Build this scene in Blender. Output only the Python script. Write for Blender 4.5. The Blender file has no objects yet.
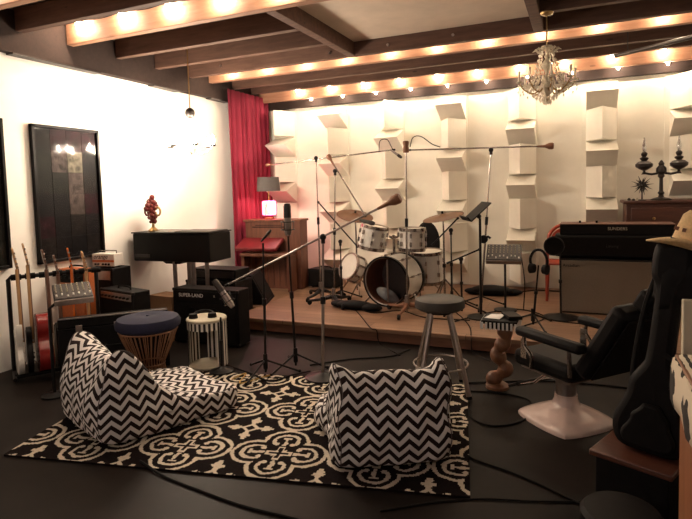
import bpy, math, random
import numpy as np
from mathutils import Vector, Matrix, Quaternion
random.seed(7)
R_ = math.radians
PI = math.pi
SC = bpy.context.scene
COL = SC.collection

# ------------------------------------------------------------------ camera
CX, CY, F = 346.0, 224.0, 540.0
EYE = Vector((0, 0, 1.5))
vr = Vector((580 - CX, 182 - CY, F)).normalized()
vl = -Vector((-909 - CX, 223 - CY, F))
vx = (vl - vr * vl.dot(vr)).normalized()
vz = vx.cross(vr)
ROWS = (vx, vr, vz)                       # world axes in (right, down, forward)


def ray(u, v):
    d = Vector((u - CX, v - CY, F))
    return Vector([r.dot(d) for r in ROWS])


def atz(u, v, z=0.0):
    d = ray(u, v)
    return EYE + d * ((z - EYE.z) / d.z)


def aty(u, v, y):
    d = ray(u, v)
    return EYE + d * (y / d.y)


def atx(u, v, x):
    d = ray(u, v)
    return EYE + d * (x / d.x)


cam_d = bpy.data.cameras.new('camera')
cam = bpy.data.objects.new('camera', cam_d)
COL.objects.link(cam)
cam_d.sensor_width = 36
cam_d.lens = 36 * F / 692
cam_d.shift_y = -(259.5 - CY) / 692
cam_d.clip_start = 0.02
right = Vector([r.x for r in ROWS]); down = Vector([r.y for r in ROWS]); fwd = Vector([r.z for r in ROWS])
m3 = Matrix((right, -down, -fwd)).transposed()
cam.matrix_world = Matrix.Translation(EYE) @ m3.to_4x4()
SC.camera = cam

# ------------------------------------------------------------------ materials
def nodes(name):
    m = bpy.data.materials.new(name)
    m.use_nodes = True
    nt = m.node_tree
    b = nt.nodes['Principled BSDF']
    return m, nt, b


def N(nt, t, **kw):
    n = nt.nodes.new(t)
    for k, v in kw.items():
        setattr(n, k, v)
    return n


def mathn(nt, op, a, b=None):
    n = N(nt, 'ShaderNodeMath', operation=op)
    for i, x in enumerate((a, b)):
        if x is None:
            continue
        if isinstance(x, (int, float)):
            n.inputs[i].default_value = x
        else:
            nt.links.new(x, n.inputs[i])
    return n.outputs[0]


def c4(c):
    return (c[0], c[1], c[2], 1)


def mix(nt, fac, a, b):
    n = N(nt, 'ShaderNodeMix', data_type='RGBA')
    if isinstance(fac, (int, float)):
        n.inputs[0].default_value = fac
    else:
        nt.links.new(fac, n.inputs[0])
    for i, x in ((6, a), (7, b)):
        if isinstance(x, tuple):
            n.inputs[i].default_value = c4(x)
        else:
            nt.links.new(x, n.inputs[i])
    return n.outputs[2]


def noise(nt, scale, detail=4, rough=.6, stretch=None, coord='Object'):
    tc = N(nt, 'ShaderNodeTexCoord')
    src = tc.outputs[coord]
    if stretch:
        mp = N(nt, 'ShaderNodeMapping')
        mp.inputs['Scale'].default_value = stretch
        nt.links.new(src, mp.inputs[0])
        src = mp.outputs[0]
    n = N(nt, 'ShaderNodeTexNoise')
    n.inputs['Scale'].default_value = scale
    n.inputs['Detail'].default_value = detail
    n.inputs['Roughness'].default_value = rough
    nt.links.new(src, n.inputs['Vector'])
    return n.outputs['Fac']


def bump(nt, b, h, strength=.3, dist=.01):
    n = N(nt, 'ShaderNodeBump')
    n.inputs['Strength'].default_value = strength
    n.inputs['Distance'].default_value = dist
    nt.links.new(h, n.inputs['Height'])
    nt.links.new(n.outputs[0], b.inputs['Normal'])


def ramp(nt, fac, lo, hi):
    n = N(nt, 'ShaderNodeMapRange')
    n.inputs[1].default_value = lo
    n.inputs[2].default_value = hi
    nt.links.new(fac, n.inputs[0])
    return n.outputs[0]


def mat(name, c, rough=.6, metal=0.0, var=.25, scale=12, bumpy=0.0, spec=.5, stretch=None, c2=None):
    """plain surface with a little procedural mottling"""
    m, nt, b = nodes(name)
    f = ramp(nt, noise(nt, scale, stretch=stretch), .3, .7)
    dark = c2 if c2 else tuple(x * (1 - var) for x in c)
    nt.links.new(mix(nt, f, dark, tuple(c)), b.inputs['Base Color'])
    b.inputs['Roughness'].default_value = rough
    b.inputs['Metallic'].default_value = metal
    b.inputs['Specular IOR Level'].default_value = spec
    if bumpy:
        bump(nt, b, noise(nt, scale * 5), bumpy, .004)
    return m


def glow(name, c, strength):
    m, nt, b = nodes(name)
    b.inputs['Base Color'].default_value = c4(c)
    b.inputs['Emission Color'].default_value = c4(c)
    b.inputs['Emission Strength'].default_value = strength
    return m


def wood(name, c, c2, rough=.5, stretch=(1, 8, 8), scale=3, bumpy=.15, knots=True):
    m, nt, b = nodes(name)
    g = noise(nt, scale, 6, .65, stretch)
    f = ramp(nt, g, .32, .68)
    col = mix(nt, f, tuple(c2), tuple(c))
    if knots:
        tc = N(nt, 'ShaderNodeTexCoord')
        mp = N(nt, 'ShaderNodeMapping')
        mp.inputs['Scale'].default_value = tuple(.35 * s if s > 1 else s for s in stretch)
        nt.links.new(tc.outputs['Object'], mp.inputs[0])
        v = N(nt, 'ShaderNodeTexVoronoi')
        v.inputs['Scale'].default_value = 2.2
        nt.links.new(mp.outputs[0], v.inputs['Vector'])
        k = mathn(nt, 'LESS_THAN', v.outputs['Distance'], .07)
        col = mix(nt, mathn(nt, 'MULTIPLY', k, .6), col, tuple(x * .35 for x in c2))
    nt.links.new(col, b.inputs['Base Color'])
    b.inputs['Roughness'].default_value = rough
    bump(nt, b, g, bumpy, .01)
    return m


def planks(name, c, c2, width, length, rough=.45):
    m, nt, b = nodes(name)
    tc = N(nt, 'ShaderNodeTexCoord')
    br = N(nt, 'ShaderNodeTexBrick')
    br.inputs['Scale'].default_value = 1
    br.inputs['Brick Width'].default_value = length
    br.inputs['Row Height'].default_value = width
    br.inputs['Mortar Size'].default_value = .003
    br.inputs['Color1'].default_value = c4(c)
    br.inputs['Color2'].default_value = c4(c2)
    br.inputs['Mortar'].default_value = c4(tuple(x * .25 for x in c2))
    nt.links.new(tc.outputs['Object'], br.inputs['Vector'])
    g = ramp(nt, noise(nt, 3, 6, .65, (1.2, 14, 14)), .35, .65)
    col = mix(nt, g, mix(nt, .45, br.outputs['Color'], tuple(x * .5 for x in c2)), br.outputs['Color'])
    nt.links.new(col, b.inputs['Base Color'])
    b.inputs['Roughness'].default_value = rough
    bump(nt, b, g, .12, .005)
    return m


def chevron(name, black, white):
    m, nt, b = nodes(name)
    uv = N(nt, 'ShaderNodeUVMap')
    s = N(nt, 'ShaderNodeSeparateXYZ')
    nt.links.new(uv.outputs[0], s.inputs[0])
    t = mathn(nt, 'PINGPONG', s.outputs[0], .0525)
    v = mathn(nt, 'ADD', s.outputs[1], mathn(nt, 'MULTIPLY', t, 1.0))
    k = mathn(nt, 'GREATER_THAN', mathn(nt, 'FRACT', mathn(nt, 'DIVIDE', v, .062)), .5)
    nt.links.new(mix(nt, k, black, white), b.inputs['Base Color'])
    b.inputs['Roughness'].default_value = .85
    b.inputs['Specular IOR Level'].default_value = .2
    bump(nt, b, noise(nt, 7, 5), .45, .03)
    return m


def stripes(name, a, c, freq, axis_angle=True, axis=0):
    m, nt, b = nodes(name)
    tc = N(nt, 'ShaderNodeTexCoord')
    s = N(nt, 'ShaderNodeSeparateXYZ')
    nt.links.new(tc.outputs['Object'], s.inputs[0])
    if axis_angle:
        x = mathn(nt, 'MULTIPLY', mathn(nt, 'ARCTAN2', s.outputs[1], s.outputs[0]), freq / (2 * PI))
    else:
        x = mathn(nt, 'MULTIPLY', s.outputs[axis], freq)
    k = mathn(nt, 'GREATER_THAN', mathn(nt, 'FRACT', x), .5)
    nt.links.new(mix(nt, k, a, c), b.inputs['Base Color'])
    b.inputs['Roughness'].default_value = .7
    return m


M = {}
M['floor'] = mat('floor_concrete', (.0165, .0118, .0100), .5, var=.5, scale=2.2, bumpy=.05, spec=.09)
M['wall'] = mat('wall_paint', (.82, .78, .72), .8, var=.06, scale=3)
M['panel'] = mat('wall_panel_paint', (.86, .81, .70), .8, var=.06, scale=5, bumpy=.05)
M['wedge'] = mat('acoustic_block_paint', (.85, .80, .70), .75, var=.05, scale=6, bumpy=.06)
M['plaster'] = mat('ceiling_panel_paint', (.70, .59, .48), .85, var=.12, scale=5, bumpy=.1)
M['board'] = wood('ceiling_board', (.060, .030, .021), (.034, .017, .012), .85)
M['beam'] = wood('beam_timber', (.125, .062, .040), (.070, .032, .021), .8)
M['beam_lit'] = wood('lit_beam_timber', (.40, .21, .125), (.29, .135, .075), .7)  # paler copy of the beam timber, glow of the bulb strings in its colour
M['darkbeam'] = wood('dark_plate_timber', (.030, .0145, .010), (.017, .008, .0055), .9)
M['stage'] = planks('stage_planks', (.34, .195, .115), (.23, .12, .068), .14, 1.9)
M['fascia'] = wood('stage_fascia_timber', (.23, .10, .052), (.13, .055, .03), .6)
M['red_velvet'] = mat('red_curtain_cloth', (.25, .011, .035), .9, var=.35, scale=4, stretch=(3, 3, .4))
M['black'] = mat('black_vinyl', (.010, .0085, .0085), .55, var=.3, scale=20, bumpy=.1, spec=.1)
M['black_metal'] = mat('black_metal', (.012, .010, .010), .42, .3, var=.2, spec=.3)
M['black_gloss'] = mat('black_lacquer', (.008, .0065, .0065), .35, var=.2, spec=.14)
M['rubber'] = mat('black_rubber', (.008, .007, .007), .7, var=.2, spec=.15)
M['grille_black'] = mat('black_grille_cloth', (.014, .011, .010), .85, var=.5, scale=90, bumpy=.3, spec=.1)
M['grille_tan'] = mat('taupe_grille_cloth', (.21, .16, .115), .8, var=.4, scale=120, bumpy=.4)
M['chrome'] = mat('chrome', (.42, .37, .34), .22, 1.0, var=.1)
M['steel'] = mat('brushed_steel', (.36, .31, .29), .35, 1.0, var=.2, scale=30)
M['brass'] = mat('aged_brass', (.42, .27, .11), .35, 1.0, var=.3)
M['copper'] = mat('copper_leather', (.27, .12, .065), .5, .3, var=.3)
M['pearl'] = mat('white_pearl_wrap', (.72, .68, .62), .3, var=.12, scale=18)
M['head'] = mat('drum_head_film', (.70, .65, .57), .5, var=.08)
M['cymbal'] = mat('bronze_cymbal', (.15, .066, .030), .5, 0, spec=.2, var=.25, scale=8)
M['chevron'] = chevron('chevron_cotton', (.020, .011, .010), (.72, .68, .66))
M['cream'] = mat('cream_wool', (.62, .53, .42), .95, var=.2, scale=60, bumpy=.4)
M['rug_black'] = mat('black_wool', (.012, .008, .008), .95, var=.4, scale=60, bumpy=.4, spec=.05)
M['navy'] = mat('navy_velvet', (.008, .008, .034), .9, var=.35, scale=14, bumpy=.2)
M['copper_wire'] = mat('copper_wire', (.42, .22, .13), .35, .8, var=.2)
M['brown_wood'] = wood('brown_cabinet_wood', (.17, .062, .032), (.09, .03, .017), .5, (8, 8, 1), bumpy=.08, knots=False)
M['dresser'] = wood('dresser_wood', (.105, .035, .020), (.055, .018, .011), .45, (1, 8, 8), bumpy=.08, knots=False)
M['orange_wood'] = wood('orange_cabinet_wood', (.30, .12, .05), (.19, .07, .03), .5, (8, 8, 1), bumpy=.06, knots=False)
M['carved'] = wood('carved_wood', (.25, .11, .05), (.13, .05, .025), .5, (6, 6, 1), bumpy=.1, knots=False)
M['red_cloth'] = mat('red_lid_lacquer', (.18, .014, .018), .4, var=.3)
M['red_plastic'] = mat('red_plastic', (.36, .045, .018), .4, var=.15)
M['orange_vinyl'] = mat('orange_vinyl', (.52, .13, .03), .55, var=.2, scale=40, bumpy=.15)
M['white'] = mat('white_enamel', (.72, .68, .62), .4, var=.08)
M['paper'] = mat('white_paper', (.80, .76, .72), .8, var=.05)
M['cream_paint'] = mat('cream_paint', (.55, .48, .36), .6, var=.15)
M['pinkwhite'] = mat('pink_white_enamel', (.66, .50, .45), .2, var=.12)
M['guitar_red'] = mat('red_guitar_lacquer', (.28, .018, .016), .25, var=.3)
M['guitar_orange'] = mat('orange_guitar_lacquer', (.55, .12, .02), .25, var=.25)
M['maple'] = wood('maple_neck', (.50, .30, .14), (.38, .20, .09), .4, (8, 8, 1), bumpy=.03, knots=False)
M['rosewood'] = wood('rosewood_neck', (.15, .065, .038), (.085, .035, .02), .45, (8, 8, 1), bumpy=.03, knots=False)
M['straw'] = mat('woven_straw', (.74, .50, .25), .8, var=.35, scale=70, bumpy=.6)
M['card'] = mat('brown_cardboard', (.33, .19, .10), .85, var=.15)
M['pink_glass'] = glow('lit_pink_glass', (1, .06, .15), 2.2)
M['pink_glass'].node_tree.nodes['Principled BSDF'].inputs['Roughness'].default_value = .15
M['shade'] = mat('charcoal_lamp_shade', (.095, .080, .075), .8, var=.15, scale=60)
M['red_glass'] = mat('red_glass', (.17, .026, .022), .15, var=.35, scale=30)
M['crystal'] = mat('cut_crystal', (.88, .80, .64), .15, .25, var=.2, scale=60)
M['candle'] = mat('ivory_candle', (.9, .85, .72), .6, var=.08)
M['pewter'] = mat('dark_pewter', (.045, .036, .033), .4, .5, var=.3)
M['flame_glass'] = mat('clear_lamp_glass', (.85, .8, .72), .1, var=.05)
M['grey_fabric'] = mat('grey_pillow_fabric', (.19, .19, .20), .9, var=.3, scale=10)
M['stool_seat'] = mat('worn_black_leather', (.050, .042, .035), .5, var=.4, scale=9, bumpy=.1, spec=.25)
M['olive_foam'] = mat('dark_foam', (.06, .058, .05), .95, var=.3, scale=40)
M['ring_stripe'] = stripes('black_white_stripe_enamel', (.75, .70, .62), (.014, .010, .010), 26)
M['yellow'] = mat('yellow_rubber', (.45, .27, .05), .6, var=.15)
M['lamp_bulb'] = glow('table_lamp_bulb', (1, .62, .55), 90)
M['bulb'] = glow('warm_bulb', (1, .80, .58), 60)
M['bulb_far'] = glow('warm_small_bulb', (1, .78, .54), 58)
M['bulb_low'] = glow('warm_ledge_bulb', (1, .84, .64), 165)
M['bulb_soft'] = glow('warm_candle_bulb', (1, .84, .66), 125)
M['globe'] = glow('fill_globe_glow', (1, .89, .86), 6.8)  # glow of the added fill globe
M['screen_led'] = glow('small_white_led', (1, .9, .8), 3)

# zebra hide print
m, nt, b = nodes('zebra_print_cloth')
w = N(nt, 'ShaderNodeTexWave')
w.inputs['Scale'].default_value = 13
w.inputs['Distortion'].default_value = 3.5
w.inputs['Detail'].default_value = 1.5
w.inputs['Detail Scale'].default_value = 1.2
tc = N(nt, 'ShaderNodeTexCoord')
nt.links.new(tc.outputs['Object'], w.inputs['Vector'])
k = mathn(nt, 'GREATER_THAN', w.outputs['Fac'], .52)
nt.links.new(mix(nt, k, (.62, .54, .42), (.015, .011, .01)), b.inputs['Base Color'])
b.inputs['Roughness'].default_value = .9
M['zebra'] = m

# clear pane: reflects the lamps, lets the picture through
m, nt, b = nodes('picture_glass')
tr = N(nt, 'ShaderNodeBsdfTransparent')
gl = N(nt, 'ShaderNodeBsdfGlossy')
gl.inputs['Roughness'].default_value = .06
ly = N(nt, 'ShaderNodeLayerWeight')
ly.inputs[0].default_value = .25
ms = N(nt, 'ShaderNodeMixShader')
nt.links.new(mathn(nt, 'MULTIPLY', ly.outputs['Fresnel'], .11), ms.inputs[0])
nt.links.new(tr.outputs[0], ms.inputs[1])
nt.links.new(gl.outputs[0], ms.inputs[2])
nt.links.new(ms.outputs[0], nt.nodes['Material Output'].inputs[0])
M['pane'] = m
m, nt, b = nodes('clear_chimney_glass')
tr = N(nt, 'ShaderNodeBsdfTransparent')
gl = N(nt, 'ShaderNodeBsdfGlossy'); gl.inputs['Roughness'].default_value = .08
ms = N(nt, 'ShaderNodeMixShader'); ms.inputs[0].default_value = .45
nt.links.new(tr.outputs[0], ms.inputs[1]); nt.links.new(gl.outputs[0], ms.inputs[2])
nt.links.new(ms.outputs[0], nt.nodes['Material Output'].inputs[0])
M['lamp_glass'] = m

# ------------------------------------------------------------------ mesh builder
def align(d):
    return Vector(d).to_track_quat('Z', 'Y').to_matrix().to_4x4()


class MB:
    def __init__(s):
        s.v = []; s.f = []; s.mi = []

    def add(s, v, f, mx=None, mi=0):
        n = len(s.v)
        s.v += [tuple(mx @ Vector(p)) if mx else tuple(p) for p in v]
        s.f += [tuple(i + n for i in q) for q in f]
        s.mi += [mi] * len(f)
        return s

    def box(s, c, d, mx=None, mi=0, taper=None):
        x, y, z = d[0] / 2, d[1] / 2, d[2] / 2
        t = taper or (1, 1)
        v = [(-x, -y, -z), (x, -y, -z), (x, y, -z), (-x, y, -z), (-x * t[0], -y * t[1], z), (x * t[0], -y * t[1], z), (x * t[0], y * t[1], z), (-x * t[0], y * t[1], z)]
        f = [(3, 2, 1, 0), (4, 5, 6, 7), (0, 1, 5, 4), (1, 2, 6, 5), (2, 3, 7, 6), (3, 0, 4, 7)]
        tm = Matrix.Translation(c)
        return s.add(v, f, (mx @ tm) if mx else tm, mi)

    def cyl(s, a, b, r0, r1=None, n=12, mi=0):
        a = Vector(a); b = Vector(b)
        r1 = r0 if r1 is None else r1
        return s.lathe([(0, 0), (r0, 0), (r1, (b - a).length), (0, (b - a).length)], a, n, align(b - a), mi)

    def lathe(s, prof, o=(0, 0, 0), n=20, mx=None, mi=0):
        mx = Matrix.Translation(o) @ (mx if mx else Matrix())
        v = []; idx = []
        for r, z in prof:
            if r < 1e-6:
                idx.append([len(v)]); v.append((0, 0, z))
            else:
                idx.append(list(range(len(v), len(v) + n)))
                v += [(r * math.cos(2 * PI * k / n), r * math.sin(2 * PI * k / n), z) for k in range(n)]
        f = []
        for a, b in zip(idx, idx[1:]):
            for k in range(n):
                j = (k + 1) % n
                if len(a) == 1 and len(b) == 1:
                    continue
                if len(a) == 1:
                    f.append((a[0], b[j], b[k]))
                elif len(b) == 1:
                    f.append((a[k], a[j], b[0]))
                else:
                    f.append((a[k], a[j], b[j], b[k]))
        return s.add(v, f, mx, mi)

    def sphere(s, c, r, n=12, m=8, sc=(1, 1, 1), mi=0, mx=None):
        prof = [(r * math.sin(PI * k / m), -r * math.cos(PI * k / m)) for k in range(m + 1)]
        prof[0] = (0, -r); prof[-1] = (0, r)
        mm = Matrix.Translation(c) @ (mx if mx else Matrix()) @ Matrix.Diagonal((*sc, 1))
        return s.lathe(prof, (0, 0, 0), n, mm, mi)

    def tube(s, pts, r, n=7, mi=0):
        pts = [Vector(p) for p in pts]
        rs = r if isinstance(r, (list, tuple)) else [r] * len(pts)
        v = []; f = []
        up = None
        for i, p in enumerate(pts):
            t = (pts[min(i + 1, len(pts) - 1)] - pts[max(i - 1, 0)]).normalized()
            if up is None:
                up = t.orthogonal().normalized()
            up = (up - t * up.dot(t))
            up = up.normalized() if up.length > 1e-6 else t.orthogonal().normalized()
            sd = t.cross(up)
            v += [tuple(p + (up * math.cos(2 * PI * k / n) + sd * math.sin(2 * PI * k / n)) * rs[i]) for k in range(n)]
        for i in range(len(pts) - 1):
            for k in range(n):
                j = (k + 1) % n
                f.append((i * n + k, i * n + j, (i + 1) * n + j, (i + 1) * n + k))
        f.append(tuple(range(n - 1, -1, -1)))
        f.append(tuple(range((len(pts) - 1) * n, len(pts) * n)))
        return s.add(v, f, None, mi)

    def prism(s, poly, h, mx=None, mi=0):
        """polygon in local xy, extruded from z=0 to z=h"""
        n = len(poly)
        v = [(x, y, 0) for x, y in poly] + [(x, y, h) for x, y in poly]
        f = [tuple(range(n - 1, -1, -1)), tuple(range(n, 2 * n))] + [(k, (k + 1) % n, n + (k + 1) % n, n + k) for k in range(n)]
        return s.add(v, f, mx, mi)

    def mesh(s, name, mats, smooth=True):
        me = bpy.data.meshes.new(name)
        me.from_pydata(s.v, [], s.f)
        for m in (mats if isinstance(mats, (list, tuple)) else [mats]):
            me.materials.append(m)
        if any(s.mi):
            me.polygons.foreach_set('material_index', s.mi)
        if smooth:
            me.polygons.foreach_set('use_smooth', [True] * len(me.polygons))
            me.set_sharp_from_angle(angle=R_(38))
        me.update()
        return me

    def part(s, name, mats, parent=None, bevel=0.0, smooth=True, label=None, kind=None, loc=None):
        o = bpy.data.objects.new(name, s.mesh(name, mats, smooth))
        COL.objects.link(o)
        o.parent = parent
        if loc:
            o.location = loc
        if bevel:
            bv = o.modifiers.new('bevel', 'BEVEL')
            bv.width = bevel; bv.segments = 2; bv.limit_method = 'ANGLE'; bv.angle_limit = R_(40)
        if label: o['label'] = label
        if kind: o['kind'] = kind
        return o


def thing(name, label, cat, loc=(0, 0, 0), rz=0.0, group=None, rot=None):
    o = bpy.data.objects.new(name, None)
    COL.objects.link(o)
    o.empty_display_size = .1
    o.location = loc
    o.rotation_euler = rot if rot else (0, 0, rz)
    o['label'] = label; o['category'] = cat
    if group: o['group'] = group
    return o


def tag(o, label, cat, group=None, kind=None):
    o['label'] = label; o['category'] = cat
    if group: o['group'] = group
    if kind: o['kind'] = kind
    return o


def struct(name, mb, m, bevel=0.0, smooth=False):
    o = mb.part(name, m, None, bevel, smooth)
    o['kind'] = 'structure'
    return o


def kids(o):
    return [c for c in bpy.data.objects if c.parent == o]


def dup(root, loc=None, rz=None, label=None, parent=None):
    c = root.copy(); COL.objects.link(c)
    if parent is not None: c.parent = parent
    if loc is not None: c.location = loc
    if rz is not None: c.rotation_euler = (0, 0, rz)
    if label: c['label'] = label
    for k in kids(root):
        dup(k, parent=c)
    return c


def smooth_path(pts, n=10):
    """Catmull-Rom through pts"""
    P = [Vector(p) for p in pts]
    P = [P[0] * 2 - P[1]] + P + [P[-1] * 2 - P[-2]]
    out = []
    for i in range(1, len(P) - 2):
        for k in range(n):
            t = k / n
            a, b, c, d = P[i - 1], P[i], P[i + 1], P[i + 2]
            out.append(.5 * ((2 * b) + (c - a) * t + (2 * a - 5 * b + 4 * c - d) * t * t + (3 * b - a - 3 * c + d) * t ** 3))
    out.append(P[-2])
    return out


def text(body, size, mtl, parent, loc, rot, name='lettering', shear=0.0, depth=.001, align_x='CENTER'):
    cu = bpy.data.curves.new(name, 'FONT')
    cu.body = body; cu.size = size; cu.align_x = align_x; cu.align_y = 'CENTER'
    cu.shear = shear; cu.extrude = depth
    tmp = bpy.data.objects.new(name, cu)
    COL.objects.link(tmp)
    me = bpy.data.meshes.new_from_object(tmp.evaluated_get(bpy.context.evaluated_depsgraph_get()))
    bpy.data.objects.remove(tmp)
    bpy.data.curves.remove(cu)
    me.name = name
    me.materials.clear()
    me.materials.append(mtl)
    o = bpy.data.objects.new(name, me)
    COL.objects.link(o)
    o.parent = parent; o.location = loc; o.rotation_euler = rot
    return o
# ------------------------------------------------------------------ room
XL, XR, YB, YF = -4.57, 2.3, 7.4, -3.2
ZC = 3.12
W_, D_ = XR - XL, YB - YF
struct('floor', MB().box(((XL + XR) / 2, (YB + YF) / 2, -.05), (W_ + .2, D_ + .2, .1)), M['floor'])
struct('ceiling', MB().box(((XL + XR) / 2, (YB + YF) / 2, ZC + .03), (W_ + .2, D_ + .2, .06)), M['board'])
struct('wall_left', MB().box((XL - .06, (YB + YF) / 2, ZC / 2), (.12, D_ + .24, ZC)), M['wall'])
struct('wall_right', MB().box((XR + .06, (YB + YF) / 2, ZC / 2), (.12, D_ + .24, ZC)), M['wall'])
struct('wall_back', MB().box(((XL + XR) / 2, YB + .06, ZC / 2), (W_, .12, ZC)), M['panel'])
struct('wall_front', MB().box(((XL + XR) / 2, YF - .06, ZC / 2), (W_, .12, ZC)), M['wall'])
struct('trim_1', MB().box((XL + .045, (YB + YF) / 2, 2.93), (.09, D_ - .02, .36)), M['darkbeam'])       # timber plate, left wall
struct('trim_2', MB().box(((XL + XR) / 2 + .05, YB - .04, 2.925), (W_ - .12, .075, .37)), M['darkbeam'])  # ledger, back wall
# thin metal flashing under the left plate
for k, (a, b_) in enumerate(((3.22, 4.15), (4.9, 5.35), (5.95, 6.35))):
    struct('trim_%d' % (k + 3), MB().box((XL + .05, (a + b_) / 2, 2.742), (.095, b_ - a, .014)), M['pewter'])
# joists: (front face Y, lit height bottom)
OX0, OX1 = -2.28, -.36                       # the boarded opening between the headers
TH = .075
def joist(x0, x1, y, zb=2.93, m='beam'):
    mb = MB().box(((x0 + x1) / 2, y + TH / 2, (zb + ZC) / 2), (x1 - x0, TH, ZC - zb))
    return struct('ceiling_beam', mb, M[m], .004)
for y in (-1.6, -.5, 1.1, 1.65, 2.2, 3.25, 5.5, 6.42, 6.89):
    joist(XL + .1, XR, y)
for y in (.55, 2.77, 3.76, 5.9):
    joist(XL + .1, XR, y, m='beam_lit')  # beams with bulb strings take the lit, paler timber
for y in (4.35, 4.92):
    joist(XL + .1, OX0 - .05, y)
    joist(OX1 + .05, XR, y)
joist(XL + .1, XR, 7.1, 2.825, 'beam_lit')
for x in (OX0, OX1):
    struct('ceiling_beam', MB().box((x, (3.84 + 5.5) / 2, (2.93 + ZC) / 2), (.09, 5.5 - 3.84, ZC - 2.93)), M['beam'], .004)
struct('ceiling_panel', MB().box(((OX0 + OX1) / 2, (3.84 + 5.49) / 2, ZC - .03), (OX1 - OX0 - .1, 1.64, .04)), M['plaster'])
# bolts on the dark joist faces
mb = MB()
for u, v in ((388, 45), (453, 35), (221, 66), (330, 53)):
    p = aty(u, v, 5.5)
    mb.cyl((p.x, 5.502, p.z), (p.x, 5.485, p.z), .014, n=8)
struct('ceiling_bolt', mb, M['steel'])
# stage
mb = MB()
mb.box(((-3.48 + XR) / 2, (4.83 + YB) / 2, .12), (XR + 3.48, YB - 4.83, .04))
mb.box(((XL - 3.48) / 2, (5.3 + YB) / 2, .12), (-3.48 - XL, YB - 5.3, .04))
struct('stage_floor', mb, M['stage'], .006)
mb = MB().box(((-3.46 + XR) / 2, 4.865, .055), (XR + 3.46, .03, .09))
mb.box((-3.455, 5.08, .055), (.03, .43, .09))
mb.box(((XL - 3.47) / 2, 5.33, .055), (-3.47 - XL, .03, .09))
struct('stage_fascia', mb, M['fascia'])
# wall columns that carry the blocks
SEAMS = (-4.0, -3.12, -2.26, -1.39, -.5, .425, 1.32, 2.2)
for s in SEAMS:
    struct('wall_panel', MB().box((s - .205, YB - .009, 1.44), (.41, .018, 2.58)), M['panel'], .002)

# acoustic blocks
WH, WS = .34, .348
UP_H, LV_H = .38, .314
def wedge(kind):
    h = WS / 2 - .003
    hz = (UP_H if kind == 'upright' else LV_H) / 2 - .002
    if kind == 'upright':    # ridge runs up and down
        v = [(-h, 0, -hz), (h, 0, -hz), (h, 0, hz), (-h, 0, hz), (0, -WH, -hz), (0, -WH, hz)]
    else:                    # ridge runs left to right
        v = [(-h, 0, -hz), (h, 0, -hz), (h, 0, hz), (-h, 0, hz), (-h, -WH, .02), (h, -WH, .02)]
    f = [(0, 3, 2, 1), (0, 1, 4), (2, 3, 5), (0, 4, 5, 3), (1, 2, 5, 4)] if kind == 'upright' else [(0, 3, 2, 1), (0, 1, 5, 4), (3, 4, 5, 2), (0, 4, 3), (1, 2, 5)]
    m = MB().add(v, f)
    return m.mesh('acoustic_block', M['wedge'], False)
WM = {k: wedge(k) for k in ('upright', 'level')}
COLN = ('first column from the red curtain', 'second column from the red curtain', 'third column from the red curtain', 'fourth column, behind the drum cymbals',
        'fifth column, behind the crystal chandelier', 'sixth column, above the big amplifier stack', 'rightmost column, behind the oil lamps')
ORD = ('topmost', 'second from top', 'third from top', 'fourth from top', 'fifth from top', 'sixth from top', 'lowest')
for c in range(7):
    ztop = 2.695
    for r in range(7):
        up = (r + c) % 2 == 0
        hh = UP_H if up else LV_H
        z = ztop - hh / 2
        ztop -= hh
        if (c == 0 and r > 4) or (c == 6 and r > 3) or (c == 5 and r > 4):
            continue
        o = bpy.data.objects.new('acoustic_block', WM['upright' if up else 'level'])
        COL.objects.link(o)
        o.location = (SEAMS[c] - .012 - WS / 2, YB - .018, z)
        tag(o, 'white wedge block, %s in %s' % (ORD[r], COLN[c]), 'acoustic block', 'acoustic wedge blocks on the back wall')

# ------------------------------------------------------------------ string lights
def light_string(name, label, y, xs, z, r=.022, hang=.03, group='string lights along the ceiling beams', zs=None, strength='bulb'):
    t = thing(name, label, 'string lights', (xs[0], y, z), 0, group)
    pts = []
    for i, x in enumerate(xs):
        pts.append((x - xs[0], 0, 0))
        if i < len(xs) - 1:
            pts.append(((x + xs[i + 1]) / 2 - xs[0], .008, -.012))
    MB().tube(smooth_path(pts, 4), .004, 5).part('cable', M['rubber'], t)
    b = None
    for x in xs:
        if b is None:
            b = MB().sphere((0, 0, 0), r, 10, 7).part('bulb', M[strength], t, loc=(0, -.008, -hang - r))
            k = MB().cyl((0, 0, r * .9), (0, 0, r + hang + .003), .010, n=8).part('socket', M['rubber'], b)
        else:
            d = dup(b, (x - xs[0], -.008, -hang - r), parent=t)
    return t
light_string('string_light', 'string of big bright bulbs on the nearest visible beam, upper left', 3.72, [-4.24 + .525 * i for i in range(5)], 3.11, .03, .005)
light_string('string_light', 'string of bulbs along the beam in front of the crystal chandelier', 5.815, [-4.1 + .534 * i for i in range(12)], 3.045, .020, .012, strength='bulb_far')
light_string('string_light', 'farthest string of bulbs, along the beam nearest the back wall', 7.03, [-3.76 + .513 * i for i in range(11)], 2.975, .020, .03, strength='bulb_far')
light_string('string_light', 'small low bulbs strung just above the top of the white block wall', 7.208, [-3.63 + .505 * i for i in range(10)], 2.885, .013, .055, strength='bulb_low')
light_string('string_light', 'string of bulbs on the closest beam, over the left foreground', 2.72, [-4.2 + .56 * i for i in range(5)], 3.11, .03, .005)
light_string('string_light', 'added unseen fill string of bulbs over the front of the room', .50, [-4.2 + .6 * i for i in range(6)], 3.11, .03, .005)  # added out of view as warm fill for floor and beanbags

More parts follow.
